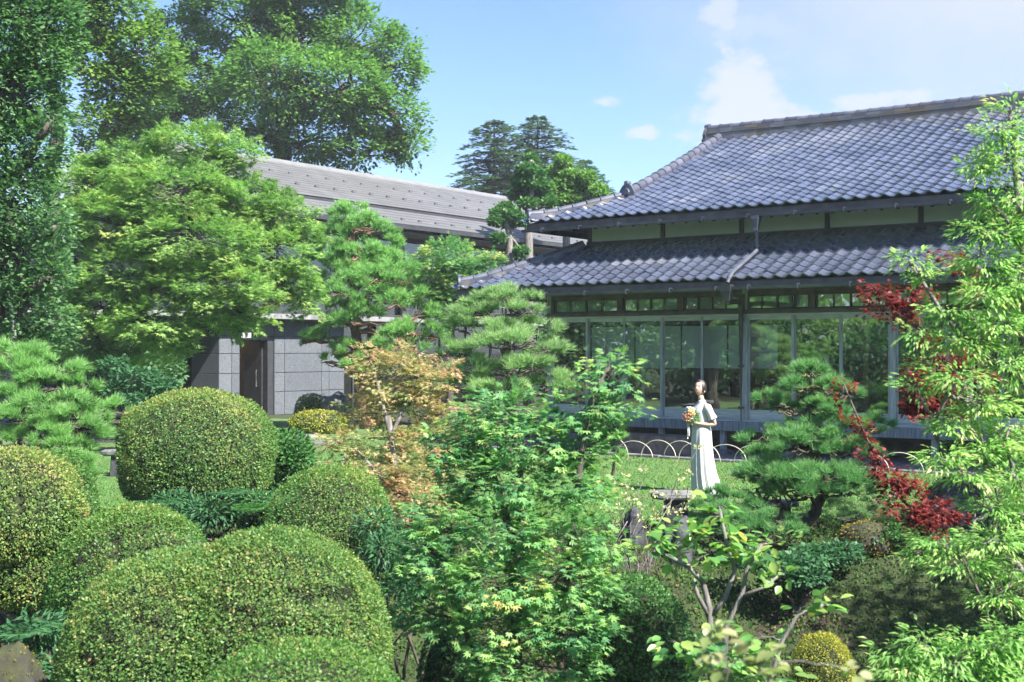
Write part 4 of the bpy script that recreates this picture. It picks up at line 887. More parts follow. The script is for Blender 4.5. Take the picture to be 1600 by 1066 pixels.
# ---- trees outside the frame that the panes mirror and that shade the garden
for i, (x, y, h, r_, mt, lb) in enumerate(((-15, 15, 4.9, 3.4, 'dark', 'dense dark tree left of the frame mirrored in the doors'), (-20, 9.5, 5.4, 3.8, 'tall', 'broad green tree left of the frame mirrored in the doors'), (-13.5, 9, 4.0, 2.6, 'under', 'bushy tree left of the frame mirrored in the doors'),
        (-22, 17, 5.8, 3.6, 'dark', 'tall dark tree far left of the frame mirrored in the doors'), (-17, 3, 5.0, 3.4, 'dark', 'dark tree behind the viewpoint mirrored in the doors'), (-26, 2, 6.0, 4, 'tall', 'large green tree behind the viewpoint mirrored in the doors'), (-10, 3, 5, 2.4, 'under', 'low leafy tree behind the viewpoint mirrored in the doors'),
        (12, 22, 5.5, 2.6, 'tall', 'garden tree right of the frame mirrored in the far windows'), (10, -14, 10, 4.5, 'tall', 'tall tree behind the viewpoint mirrored in the far windows'), (20, 8, 9, 4.2, 'dark', 'dark tree right of the frame mirrored in the far windows'), (24, -4, 10, 4.6, 'tall', 'wide tree right of the frame mirrored in the far windows'),
        (7.6, 4.2, 4.9, 2.1, 'lance', 'leafy tree right of the viewpoint outside the frame'), (7.8, 8.9, 6.4, 1.6, 'tall', 'leafy tree outside the right edge shading the mossy bank'), (7.6, 12.6, 5.6, 1.8, 'under', 'bushy tree right of the frame beside the lawn'))):
    Yp = 20.0; f = Fol(); gz = float(ground_z(x, y)); base = np.array([x, y, gz]); root = empty('garden_tree', base, 0, lb, 'tree'); n = int(5200 * (1 if r_ > 3 else .8)); lob = 18
    for k in range(lob):
        d = rdir(1)[0]; c = base + np.array([d[0] * r_ * .6, d[1] * r_ * .6, h * (.5 if r_ > 2.35 else .62) + d[2] * h * (.4 if r_ > 2.35 else .3)]); m = n // lob; dd = rdir(m); P = c + dd * np.array([r_ * .45, r_ * .45, h * .17]) * (rng.random(m) ** .4)[:, None]; P = P[P[:, 2] > gz + .1]; m = len(P); dd = dd[:m]
        f.leaves(P, unit(dd + .6 * rdir(m)), unit(np.array([0, 0, .8]) + .6 * rdir(m)), (.26 if r_ > 2.2 else .13) * rng.uniform(.7, 1.2, m), T_diamond(.36), .4 + .25 * rng.normal(size=m))
    f.build('crown', LM[mt], root, base); MB().tube([(0, 0, -.1), (.05, 0, h * .3), (0, .05, h * .75)], [.05 * r_, .04 * r_, .01 * r_], 8).build('trunk', M['bark'], root, smooth=True)
# a belt of woodland round the garden beyond the frame: one mass, mirrored in the panes
f = Fol()
for k in range(120):
    a = R(100 + 310 * k / 119 + rng.normal() * 1.5); dd = rng.uniform(40, 50); a_ = a; x, y = dd * math.cos(a_), 12 + dd * math.sin(a_)
    if y > 40 or (y > 14 and abs(x) < .75 * y): continue
    h = rng.uniform(5.5, 8.5); m = 340; d = rdir(m); P = np.array([x, y, h * .5]) + d * np.array([3.2, 3.2, h * .52]) * (rng.random(m) ** .4)[:, None]; P = P[P[:, 2] > 0]; m = len(P); d = d[:m]
    f.leaves(P, unit(d + .6 * rdir(m)), unit(np.array([0, 0, .8]) + .6 * rdir(m)), .75 * rng.uniform(.7, 1.2, m), T_diamond(.4), .4 + .25 * rng.normal(size=m))
tag(f.build('woods', LM['tall'], None, (0, 0, 0)), 'woodland belt round the garden', None, None, 'stuff')
# ---- pines
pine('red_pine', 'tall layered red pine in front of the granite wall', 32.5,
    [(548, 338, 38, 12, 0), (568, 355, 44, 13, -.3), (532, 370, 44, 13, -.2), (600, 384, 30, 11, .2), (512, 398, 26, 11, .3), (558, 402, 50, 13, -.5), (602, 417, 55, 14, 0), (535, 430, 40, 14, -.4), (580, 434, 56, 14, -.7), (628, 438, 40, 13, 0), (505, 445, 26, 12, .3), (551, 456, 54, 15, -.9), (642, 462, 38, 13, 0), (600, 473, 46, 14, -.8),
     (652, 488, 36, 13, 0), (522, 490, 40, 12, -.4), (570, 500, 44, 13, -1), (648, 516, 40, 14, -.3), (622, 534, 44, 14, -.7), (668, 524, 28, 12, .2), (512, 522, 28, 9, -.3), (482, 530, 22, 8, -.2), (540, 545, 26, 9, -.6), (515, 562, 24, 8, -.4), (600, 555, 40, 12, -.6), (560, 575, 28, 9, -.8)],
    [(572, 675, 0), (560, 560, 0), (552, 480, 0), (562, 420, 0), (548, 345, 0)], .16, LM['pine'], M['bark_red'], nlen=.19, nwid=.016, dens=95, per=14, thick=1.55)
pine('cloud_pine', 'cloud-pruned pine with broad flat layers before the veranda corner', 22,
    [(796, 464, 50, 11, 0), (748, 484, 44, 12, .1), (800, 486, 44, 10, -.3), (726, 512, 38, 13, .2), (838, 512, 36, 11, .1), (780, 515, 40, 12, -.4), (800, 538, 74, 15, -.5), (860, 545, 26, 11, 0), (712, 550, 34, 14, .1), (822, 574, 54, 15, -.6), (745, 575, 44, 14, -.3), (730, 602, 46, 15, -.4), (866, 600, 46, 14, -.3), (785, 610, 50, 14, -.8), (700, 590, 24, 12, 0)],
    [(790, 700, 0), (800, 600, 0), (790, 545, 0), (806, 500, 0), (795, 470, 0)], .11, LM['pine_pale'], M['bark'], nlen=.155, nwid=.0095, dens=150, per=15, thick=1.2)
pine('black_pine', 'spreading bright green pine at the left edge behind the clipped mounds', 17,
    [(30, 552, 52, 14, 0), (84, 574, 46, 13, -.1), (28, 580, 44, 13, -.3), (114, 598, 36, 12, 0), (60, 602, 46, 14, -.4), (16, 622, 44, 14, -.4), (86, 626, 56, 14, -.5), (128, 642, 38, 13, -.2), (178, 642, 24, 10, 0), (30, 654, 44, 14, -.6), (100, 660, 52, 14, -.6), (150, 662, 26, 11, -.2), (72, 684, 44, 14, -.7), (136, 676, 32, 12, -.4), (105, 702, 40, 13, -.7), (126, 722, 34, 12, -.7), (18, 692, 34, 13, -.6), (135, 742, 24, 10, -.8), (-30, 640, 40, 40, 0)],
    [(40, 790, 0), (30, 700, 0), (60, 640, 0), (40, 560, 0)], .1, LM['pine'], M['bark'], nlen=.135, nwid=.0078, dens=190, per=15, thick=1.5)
pine('garden_pine', 'low twisted garden pine with mossy trunk right of the bride', 14.6,
    [(1265, 583, 34, 10, 0), (1255, 602, 34, 10, -.1), (1292, 608, 40, 12, 0), (1202, 624, 20, 8, 0), (1324, 616, 20, 8, .1), (1226, 640, 28, 10, 0), (1280, 640, 40, 11, -.1), (1282, 660, 48, 12, 0), (1199, 684, 36, 11, 0), (1250, 682, 46, 12, -.3), (1300, 684, 44, 12, -.2), (1340, 674, 40, 12, .1), (1370, 664, 22, 9, .2), (1240, 700, 46, 11, -.4), (1324, 704, 50, 13, -.2), (1184, 712, 24, 9, 0), (1215, 738, 62, 14, -.3), (1288, 742, 66, 14, -.5), (1340, 746, 42, 12, -.2), (1182, 758, 36, 12, -.1), (1262, 768, 56, 12, -.5), (1225, 762, 40, 12, -.5), (1330, 768, 30, 10, -.2)],
    [(1268, 846, 0), (1260, 816, 0), (1276, 790, 0), (1290, 740, 0), (1268, 690, 0), (1262, 640, 0), (1268, 590, 0)], .085, LM['pine_dark'], M['bark_moss'], nlen=.115, nwid=.0062, dens=330, per=13, tintb=.5, thick=1.3)
pine('creeping_pine', 'low creeping pine in front of the hem of the white dress', 14.2,
    [(1112, 772, 26, 11, 0), (1150, 782, 34, 13, 0), (1190, 800, 36, 13, -.2), (1128, 802, 38, 13, -.3), (1165, 812, 40, 13, -.5), (1210, 812, 30, 12, -.3), (1100, 792, 22, 10, -.1), (1180, 832, 46, 12, -.7), (1230, 832, 30, 10, -.5)],
    [(1165, 846, 0), (1160, 826, 0), (1170, 800, 0)], .05, LM['pine_dark'], M['bark'], nlen=.105, nwid=.006, dens=260, per=13, tintb=.4)
pine('juniper', 'grey-green juniper sprawling right of the garden pine over a dark rock', 14.0,
    [(1335, 782, 36, 12, 0), (1360, 800, 34, 12, -.1), (1325, 805, 30, 12, -.2), (1375, 780, 24, 9, .1), (1390, 810, 24, 10, 0)], [(1350, 850, 0), (1350, 815, 0), (1355, 795, 0)], .04, LM['pine_pale'], M['bark'], nlen=.06, nwid=.005, dens=330, per=12, cat='shrub', tintb=.2)
pine('young_pine', 'small pine tuft beside the veranda step stone', 19.5, [(965, 695, 26, 12, 0), (955, 712, 22, 10, -.1)], [(958, 740, 0), (960, 715, 0), (964, 698, 0)], .03, LM['pine'], M['bark'], nlen=.12, nwid=.008, dens=130, per=15, cat='shrub')
# ---- clipped azaleas
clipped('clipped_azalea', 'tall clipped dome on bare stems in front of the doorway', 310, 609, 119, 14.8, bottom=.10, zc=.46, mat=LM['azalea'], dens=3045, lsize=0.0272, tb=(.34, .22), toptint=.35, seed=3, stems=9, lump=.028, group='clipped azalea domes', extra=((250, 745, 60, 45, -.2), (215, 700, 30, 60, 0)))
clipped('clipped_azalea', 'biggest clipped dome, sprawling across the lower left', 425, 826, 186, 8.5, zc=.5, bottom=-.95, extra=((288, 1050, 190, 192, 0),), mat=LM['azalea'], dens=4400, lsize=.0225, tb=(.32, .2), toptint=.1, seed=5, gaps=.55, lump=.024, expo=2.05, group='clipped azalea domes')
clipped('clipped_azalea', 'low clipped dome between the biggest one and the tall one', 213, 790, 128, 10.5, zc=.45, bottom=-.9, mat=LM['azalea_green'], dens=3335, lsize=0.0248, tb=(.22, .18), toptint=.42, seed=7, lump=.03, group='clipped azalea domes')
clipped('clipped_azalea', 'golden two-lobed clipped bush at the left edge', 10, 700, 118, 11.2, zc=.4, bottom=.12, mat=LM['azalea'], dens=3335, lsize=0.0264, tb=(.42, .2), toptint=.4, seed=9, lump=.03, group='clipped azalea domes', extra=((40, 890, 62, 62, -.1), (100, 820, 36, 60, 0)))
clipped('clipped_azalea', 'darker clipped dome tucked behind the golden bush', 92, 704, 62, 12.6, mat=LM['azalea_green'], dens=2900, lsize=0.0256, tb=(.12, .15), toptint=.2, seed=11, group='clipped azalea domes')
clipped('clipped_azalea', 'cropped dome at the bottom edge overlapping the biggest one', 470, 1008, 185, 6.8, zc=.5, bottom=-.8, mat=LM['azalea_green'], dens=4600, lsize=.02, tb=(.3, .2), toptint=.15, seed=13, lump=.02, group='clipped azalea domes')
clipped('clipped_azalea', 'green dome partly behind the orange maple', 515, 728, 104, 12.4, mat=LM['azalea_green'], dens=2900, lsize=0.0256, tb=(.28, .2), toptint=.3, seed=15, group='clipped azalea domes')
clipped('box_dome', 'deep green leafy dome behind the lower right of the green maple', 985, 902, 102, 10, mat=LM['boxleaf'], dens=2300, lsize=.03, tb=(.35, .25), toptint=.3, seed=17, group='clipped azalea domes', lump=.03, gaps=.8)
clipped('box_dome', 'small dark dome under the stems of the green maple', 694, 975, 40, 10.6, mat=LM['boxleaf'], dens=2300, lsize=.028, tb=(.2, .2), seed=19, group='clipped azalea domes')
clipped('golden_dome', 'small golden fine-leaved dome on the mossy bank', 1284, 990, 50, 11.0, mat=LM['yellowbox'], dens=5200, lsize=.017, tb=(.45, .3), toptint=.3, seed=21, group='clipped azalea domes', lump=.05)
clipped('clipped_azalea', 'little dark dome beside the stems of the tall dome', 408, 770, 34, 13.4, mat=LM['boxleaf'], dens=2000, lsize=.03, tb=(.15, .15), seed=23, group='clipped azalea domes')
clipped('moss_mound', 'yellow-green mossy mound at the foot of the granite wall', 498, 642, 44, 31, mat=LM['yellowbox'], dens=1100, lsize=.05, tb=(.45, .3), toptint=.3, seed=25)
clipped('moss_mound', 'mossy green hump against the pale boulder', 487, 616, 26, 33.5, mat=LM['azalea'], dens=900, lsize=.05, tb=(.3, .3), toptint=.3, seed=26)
# ---- loose shrubs
loose('camellia', 'glossy dark leafy shrub to the right of the tall clipped dome', 16.5, [(440, 700, 45, 32, 0), (460, 720, 36, 34, -.1), (420, 735, 36, 30, 0), (465, 755, 30, 22, -.2)], .26, .07, T_diamond(.3), LM['boxleaf'])
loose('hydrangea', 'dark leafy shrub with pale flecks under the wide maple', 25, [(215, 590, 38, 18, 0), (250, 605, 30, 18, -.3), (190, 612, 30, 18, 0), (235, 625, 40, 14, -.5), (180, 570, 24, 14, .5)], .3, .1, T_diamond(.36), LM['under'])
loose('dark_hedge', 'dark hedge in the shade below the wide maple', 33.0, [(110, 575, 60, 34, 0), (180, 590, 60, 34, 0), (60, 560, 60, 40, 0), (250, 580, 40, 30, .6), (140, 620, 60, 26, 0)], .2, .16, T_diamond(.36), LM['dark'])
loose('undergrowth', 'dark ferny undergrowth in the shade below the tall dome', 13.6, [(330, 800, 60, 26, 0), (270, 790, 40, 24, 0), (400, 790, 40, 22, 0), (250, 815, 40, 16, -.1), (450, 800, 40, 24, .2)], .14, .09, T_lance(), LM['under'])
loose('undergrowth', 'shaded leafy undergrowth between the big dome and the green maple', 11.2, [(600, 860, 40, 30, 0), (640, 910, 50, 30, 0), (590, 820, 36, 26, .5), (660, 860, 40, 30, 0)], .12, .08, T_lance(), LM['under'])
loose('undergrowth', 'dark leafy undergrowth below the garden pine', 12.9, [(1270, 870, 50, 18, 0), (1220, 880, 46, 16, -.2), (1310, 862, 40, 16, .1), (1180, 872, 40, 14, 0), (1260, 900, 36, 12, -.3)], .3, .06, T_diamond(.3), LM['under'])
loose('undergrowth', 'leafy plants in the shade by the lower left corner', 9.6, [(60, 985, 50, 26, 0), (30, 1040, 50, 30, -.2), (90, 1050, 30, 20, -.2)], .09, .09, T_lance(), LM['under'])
loose('bank_shrub', 'low dark shrub spilling over the rock right of the juniper', 13.4, [(1400, 830, 34, 14, 0), (1440, 836, 40, 14, -.1), (1360, 838, 30, 12, 0)], .3, .05, T_diamond(.3), LM['boxleaf'])
# cycad-like fronds and ferns
def fronds(name, label, px, py, Y, n, ln, mat, cat, up=.7, pin=16, group=None):
    c = at(px, py, Y); base = np.array([c[0], Y, float(ground_z(c[0], Y))]); root = empty(name, base, 0, label, cat, group); org = c.copy()
    for k in range(n):
        f = Fol()
        a = k / n * 6.283 + rng.random() * .5; d = np.array([math.cos(a), math.sin(a), 0]); t = np.linspace(.12, 1, pin); L = ln * rng.uniform(.8, 1.15)
        P = org + d * (t * L)[:, None] * .9 + np.array([0, 0, 1.]) * (up * L * t - .75 * up * L * t ** 2)[:, None]; sd = np.array([-d[1], d[0], 0])
        for s in (-1, 1): f.leaves(P, unit(np.broadcast_to(d * .6 + sd * s, P.shape) + .1 * rdir(pin) - np.array([0, 0, .15])), unit(np.array([0, 0, 1.]) + .2 * rdir(pin)), L * .3 * np.sin(math.pi * (t * .9 + .08)), T_diamond(.13), .5 + .2 * rng.normal(size=pin))
        f.build('frond', mat, root, base)
    return root
fronds('cycad', 'small cycad with stiff green fronds beside the dark little dome', 396, 808, 12.9, 13, .3, LM['boxleaf'], 'plant', up=1.1)
for (px, py, Y, ln, lb) in ((250, 795, 13.2, .32, 'fern at the left foot of the tall dome'), (360, 778, 13.5, .3, 'fern below the middle of the tall dome'), (430, 790, 13.3, .26, 'fern near the cycad'), (30, 1000, 9.3, .34, 'fern above the corner rock'), (640, 985, 9.6, .28, 'fern beside the small dark dome under the maple')):
    fronds('fern', lb, px, py, Y, 9, ln, LM['under'], 'fern', group='ferns in the shade')
# ---- maples and shrubs of the foreground
A = lambda px, py, Y: tuple(at(px, py, Y))
broad_tree('orange_maple', 'maple turning orange and pink in the middle of the garden', 'tree', 15,
    [(612, 588, 60, 34, 0), (660, 598, 40, 32, 0), (578, 560, 26, 18, 0), (636, 560, 40, 18, 0), (600, 640, 46, 24, .1), (655, 640, 40, 22, .2), (602, 692, 52, 20, -.2), (672, 688, 60, 30, 0), (556, 698, 36, 14, -.2), (640, 735, 56, 26, -.3), (700, 725, 36, 28, 0), (650, 775, 56, 26, -.4), (590, 735, 40, 18, -.4), (530, 722, 20, 10, -.2), (690, 570, 22, 12, .1), (600, 790, 36, 22, -.5), (560, 640, 34, 18, 0), (535, 690, 28, 14, -.1), (520, 745, 26, 14, -.2), (715, 640, 30, 18, .1), (728, 690, 26, 18, .1), (560, 770, 34, 18, -.3)],
    np.array([-1.3, 14.6, 0.0]) if False else np.array([at(625, 845, 13.9)[0], 14.6, float(ground_z(-1.2, 14.6))]), at(610, 690, 14.8), 560, 24, .048, .16, T_star5(), LM['maple_orange'], M['bark_pale'], .04, flat=.25, tintb=(.34, .3), twigs=.4, droop=.2, singles=0,
    stems=[([A(640, 845, 14.6), A(628, 780, 14.6), A(612, 690, 14.7), A(608, 650, 14.8)], .045), ([A(612, 690, 14.7), A(600, 640, 14.8), A(585, 580, 14.9)], .028), ([A(612, 680, 14.7), A(630, 640, 14.9), A(655, 590, 15)], .028), ([A(628, 780, 14.6), A(660, 740, 14.8), A(690, 720, 14.9)], .025), ([A(628, 780, 14.6), A(590, 740, 14.6), A(560, 705, 14.6)], .022)])
broad_tree('green_maple', 'large green maple with star-shaped leaves at the centre front', 'tree', 9.4,
    [(955, 585, 34, 30, 0), (915, 640, 56, 34, 0), (965, 640, 34, 24, 0), (790, 650, 66, 30, .2), (735, 645, 30, 18, .3), (700, 700, 36, 24, .3), (760, 690, 50, 30, .2), (840, 690, 70, 36, 0), (900, 700, 56, 34, .2), (735, 745, 46, 36, .1), (800, 750, 60, 36, -.1), (890, 765, 64, 36, 0), (700, 815, 66, 36, 0), (790, 820, 66, 36, -.3), (880, 830, 70, 36, -.2), (655, 860, 40, 26, 0),
     (690, 890, 70, 34, -.2), (775, 905, 76, 36, -.4), (870, 900, 80, 38, -.3), (935, 860, 40, 30, 0), (700, 965, 60, 26, -.2), (790, 980, 80, 36, -.4), (880, 975, 80, 40, -.3), (940, 930, 44, 34, 0), (840, 1040, 96, 34, -.4), (730, 760, 40, 30, .4), (640, 930, 30, 20, 0), (760, 1045, 40, 30, -.1)],
    np.array([at(840, 1200, 9.4)[0], 9.4, float(ground_z(.2, 9.4))]), at(805, 900, 9.4), 760, 14, .052, .14, T_maple(), LM['maple_fg'], M['bark'], .045, flat=.35, tintb=(.3, .28), twigs=.6, droop=.28, tip=.35, singles=290, up=1.0,
    stems=[([A(870, 1230, 9.4), A(884, 1066, 9.4), A(868, 1000, 9.4), A(850, 940, 9.4)], .045), ([A(835, 1230, 9.4), A(812, 1066, 9.4), A(802, 950, 9.4), A(801, 850, 9.4), A(790, 800, 9.4), A(770, 740, 9.5)], .042), ([A(801, 850, 9.4), A(812, 790, 9.4), A(814, 740, 9.4), A(800, 670, 9.5)], .026), ([A(868, 1000, 9.4), A(890, 880, 9.3), A(900, 790, 9.3), A(910, 694, 9.3), A(926, 622, 9.3), A(950, 575, 9.3)], .03), ([A(790, 1230, 9.4), A(745, 1040, 9.4), A(722, 970, 9.4), A(700, 880, 9.4), A(660, 850, 9.4)], .032)])
broad_tree('red_maple', 'thin-branched maple with dark red leaves at the right', 'tree', 9.6,
    [(1363, 450, 16, 13, 0), (1383, 466, 22, 14, 0), (1412, 476, 22, 14, 0), (1368, 487, 14, 8, 0), (1410, 494, 16, 12, 0), (1438, 460, 16, 12, 0), (1452, 538, 16, 12, 0), (1425, 574, 18, 14, 0), (1458, 560, 14, 9, 0), (1442, 612, 30, 24, 0), (1470, 605, 26, 22, 0), (1432, 640, 26, 20, 0), (1460, 632, 22, 18, 0), (1490, 562, 16, 12, 0), (1317, 604, 6, 6, 0), (1313, 624, 5, 6, 0), (1324, 657, 10, 9, 0),
     (1350, 673, 13, 11, 0), (1357, 699, 14, 12, 0), (1371, 722, 16, 13, 0), (1384, 742, 20, 13, 0), (1396, 757, 22, 14, 0), (1416, 755, 18, 13, 0), (1424, 766, 22, 14, 0), (1384, 781, 15, 9, 0), (1438, 790, 26, 16, 0), (1462, 800, 22, 14, 0), (1377, 800, 10, 7, 0), (1426, 814, 26, 14, 0), (1454, 824, 22, 13, 0), (1484, 803, 14, 9, 0), (1490, 405, 16, 9, -.4), (1512, 420, 14, 9, -.4), (1470, 398, 10, 7, -.4), (1520, 455, 10, 7, -.4), (1590, 690, 12, 14, -1), (1500, 640, 16, 12, 0), (1535, 590, 14, 10, -.2)],
    np.array([at(1560, 990, 9.6)[0], 9.8, float(ground_z(3.7, 9.8))]), at(1500, 860, 9.6), 420, 11, .032, .08, T_maple(), LM['maple_red'], M['bark'], .02, flat=.6, tintb=(.4, .35), twigs=.5, droop=.5, tip=.2, singles=300, up=.6, shell=.2,
    stems=[([A(1560, 1090, 9.8), A(1540, 950, 9.7), A(1496, 857, 9.6), A(1440, 815, 9.6), A(1400, 770, 9.6), A(1370, 720, 9.6), A(1345, 665, 9.6), A(1318, 600, 9.6)], .013), ([A(1540, 950, 9.7), A(1560, 780, 9.7), A(1520, 640, 9.7), A(1480, 575, 9.6), A(1452, 535, 9.6), A(1420, 495, 9.6), A(1362, 445, 9.6)], .014), ([A(1520, 640, 9.7), A(1530, 520, 9.4), A(1490, 410, 9.2)], .014)])
broad_tree('lance_leaved_tree', 'fresh green tree with long narrow leaves along the right edge', 'tree', 7.6,
    [(1580, 165, 22, 16, 0), (1560, 205, 36, 24, 0), (1575, 250, 44, 28, 0), (1535, 262, 34, 18, 0), (1590, 310, 40, 34, 0), (1550, 315, 30, 20, 0), (1565, 365, 50, 26, 0), (1520, 355, 24, 14, 0), (1422, 405, 20, 18, 0), (1446, 428, 28, 14, 0), (1535, 405, 46, 24, 0), (1585, 440, 40, 34, 0), (1540, 460, 40, 22, -.1), (1480, 487, 46, 17, 0), (1556, 505, 50, 30, 0), (1436, 518, 24, 10, 0), (1502, 535, 52, 20, 0),
     (1580, 570, 36, 34, 0), (1432, 600, 28, 12, 0), (1500, 590, 44, 20, -.1), (1530, 630, 56, 24, 0), (1450, 566, 24, 10, 0), (1575, 670, 36, 30, 0), (1490, 660, 40, 18, 0), (1530, 700, 50, 24, 0), (1470, 715, 36, 16, -.2), (1580, 740, 34, 26, 0), (1510, 740, 40, 18, -.1), (1550, 790, 40, 16, 0), (1590, 800, 30, 20, 0), (1470, 846, 46, 15, 0), (1550, 840, 54, 24, -.1), (1582, 890, 36, 26, 0), (1505, 880, 46, 16, -.1), (1436, 862, 24, 9, 0), (1560, 930, 40, 14, 0), (1640, 400, 60, 200, .3), (1640, 760, 60, 160, .3)],
    np.array([at(1650, 1200, 7.6)[0], 7.7, float(ground_z(3.3, 7.7))]), at(1640, 700, 7.7), 1350, 19, .047, .095, T_lance(), LM['lance'], M['bark_pale'], .05, flat=.3, tintb=(.4, .26), twigs=.4, droop=.3, tip=.45, singles=300, up=.9, shell=.35, squash=.6,
    stems=[([A(1660, 1420, 7.7), A(1650, 1000, 7.7), A(1630, 800, 7.7), A(1610, 600, 7.7), A(1600, 400, 7.7), A(1585, 200, 7.7)], .05), ([A(1630, 800, 7.7), A(1580, 740, 7.6), A(1500, 720, 7.6)], .02), ([A(1610, 600, 7.7), A(1560, 570, 7.6), A(1480, 500, 7.6), A(1425, 415, 7.6)], .02), ([A(1650, 1000, 7.7), A(1590, 880, 7.6), A(1500, 850, 7.6)], .02)])
loose_l = [(1400, 1020, 30, 14, 0), (1450, 1005, 40, 18, 0), (1520, 1010, 50, 20, 0), (1480, 1040, 60, 22, -.1), (1570, 1000, 40, 30, 0), (1580, 1045, 40, 24, 0), (1420, 1050, 40, 16, -.1), (1540, 1050, 40, 20, -.1)]
broad_tree('lance_leaved_shrub', 'low spray of narrow green leaves in the lower right corner', 'shrub', 7.4, loose_l, np.array([at(1510, 1200, 7.4)[0], 7.4, -1.3]), at(1510, 1100, 7.4), 200, 13, .062, .1, T_lance(), LM['lance'], M['bark_pale'], .02, flat=.5, tintb=(.25, .3), twigs=.5, droop=.4, tip=.35, singles=150, shell=.3)
broad_tree('broad_leaved_shrub', 'pale-stemmed shrub with broad round leaves at the right front', 'shrub', 8.0,
    [(1012, 848, 26, 12, 0), (1070, 838, 46, 16, 0), (1124, 788, 22, 10, 0), (1130, 845, 34, 20, 0), (1200, 845, 32, 16, 0), (1182, 872, 38, 18, 0), (1098, 866, 40, 15, 0), (1225, 894, 16, 11, 0), (1205, 908, 18, 12, 0), (1150, 820, 24, 10, .1), (1060, 855, 30, 10, 0)],
    np.array([at(1118, 1160, 8)[0], 8.0, -1.3]), at(1120, 960, 8), 62, 4, .088, .085, T_broad(), LM['broad'], M['bark_pale'], .022, flat=.5, tintb=(.42, .3), twigs=.5, droop=.3, tip=.2, singles=300, shell=.2,
    stems=[([A(1112, 1200, 8), A(1110, 1000, 8), A(1108, 950, 8), A(1098, 910, 8), A(1076, 885, 8), A(1030, 862, 8)], .024), ([A(1110, 965, 8), A(1090, 930, 8), A(1084, 910, 8)], .018), ([A(1125, 1200, 8), A(1134, 978, 8), A(1160, 925, 8), A(1166, 890, 8), A(1190, 850, 8)], .02), ([A(1112, 960, 8), A(1132, 935, 8), A(1148, 890, 8), A(1135, 850, 8), A(1124, 795, 8)], .018), ([A(1160, 930, 8), A(1195, 917, 8), A(1215, 900, 8)], .013)])
broad_tree('broad_leaved_shrub', 'lower broad-leaved branch reaching right along the bottom edge', 'shrub', 7.3,
    [(1072, 1015, 34, 18, 0), (1130, 1022, 44, 18, 0), (1185, 985, 30, 18, 0), (1250, 946, 24, 12, 0), (1288, 944, 16, 7, 0), (1190, 1050, 46, 16, 0), (1052, 1000, 26, 12, 0), (1215, 1015, 24, 14, 0), (1120, 1055, 46, 14, 0)],
    np.array([at(1180, 1230, 7.3)[0], 7.3, -1.3]), at(1190, 1080, 7.3), 52, 4, .085, .08, T_broad(), LM['broad'], M['bark_pale'], .016, flat=.5, tintb=(.3, .28), twigs=.5, droop=.35, singles=250, shell=.2,
    stems=[([A(1190, 1300, 7.3), A(1200, 1070, 7.3), A(1222, 1000, 7.3), A(1246, 960, 7.3), A(1285, 945, 7.3)], .016), ([A(1190, 1250, 7.3), A(1130, 1060, 7.3), A(1090, 1020, 7.3)], .014)])
broad_tree('twiggy_sprig', 'out-of-focus yellow-green sprig close at the bottom edge', 'plant', 3.6,
    [(1108, 985, 14, 12, 0), (1112, 1012, 14, 16, 0), (1125, 1045, 20, 14, 0), (1176, 1005, 12, 14, 0), (1200, 1030, 16, 14, 0), (1215, 1012, 8, 8, 0), (1328, 1048, 12, 6, 0), (1185, 1050, 12, 10, 0)],
    np.array([at(1160, 1500, 3.6)[0], 3.6, -1.3]), at(1160, 1120, 3.6), 26, 3, .045, .02, T_broad(), LM['sprig'], M['bark_pale'], .006, tintb=(.45, .3), twigs=.4, singles=120, shell=.2)
# bare twiggy azalea with pale yellow blooms left of the stone table
bc = np.array(at(975, 862, 12.2)); bc[2] = float(ground_z(bc[0], 12.2)); az = empty('bare_azalea', bc, 0, 'bare twisted shrub with few pale yellow blooms before the stone table', 'shrub')
tw = MB(); tips = []
for px, py in ((1005, 731), (1064, 744), (1078, 741), (1023, 770), (1040, 776), (965, 757), (985, 760), (1002, 790), (958, 800), (977, 745), (1090, 700), (1050, 800), (1020, 815), (940, 770), (1068, 790), (1085, 770)):
    e = np.array(at(px, py, 12.2 + rng.normal() * .25)); mid = np.array(at(985 + (px - 985) * .6, 842 + (py - 842) * .4 + rng.normal() * 6, 12.2 + rng.normal() * .1)); p = np.concatenate([bend(bc, mid, 5, .07, -.1), bend(mid, e, 5, .09, .1)[1:]])
    tw.tube(p - bc, np.linspace(.009, .002, 9), 5, caps=False); tips.append(e); tips += [p[6] + rdir(1)[0] * .05]
tw.build('branch', M['bark_pale'], az, smooth=True); f = Fol()
for e in tips:
    n = 14; d = rdir(n); f.leaves(e + d * .02, unit(d + np.array([0, 0, .3])), rdir(n), .035 * rng.uniform(.6, 1.2, n), T_diamond(.34), rng.random(n))
tag(f.build('bloom_cluster', LM['creamy'], az, bc), kind='stuff')
# ---- grass on the lawn and moss on the bank (uncountable)
n = 90000; yy = 14.6 + (rng.random(n) ** 1.5) * 14; xx = (rng.random(n) * 1.1 - .47) * .8 * yy * 1.0
u = xx - P0[0]; v = yy - P0[1]; yl = u * nv[0] + v * nv[1]; keep = (yl < -1.62) & (yy > 14.9 + .1 * np.sin(xx * 3)); xx, yy = xx[keep], yy[keep]; n = len(xx)
f = Fol(); P = np.stack([xx, yy, np.full(n, .006)], 1); dr = unit(np.array([0, 0, 1.]) + .5 * rdir(n)); dr[:, 2] = np.abs(dr[:, 2]); sd = unit(np.cross(dr, rdir(n))) * .011; h = rng.uniform(.018, .042, n)[:, None]
f.add(np.stack([P + sd, P - sd, P + dr * h], 1).reshape(-1, 3), np.arange(n * 3).reshape(-1, 3), np.repeat(np.clip(.5 + .2 * sines(P, 1.5, 8) + .15 * rng.normal(size=n), 0, 1), 3))
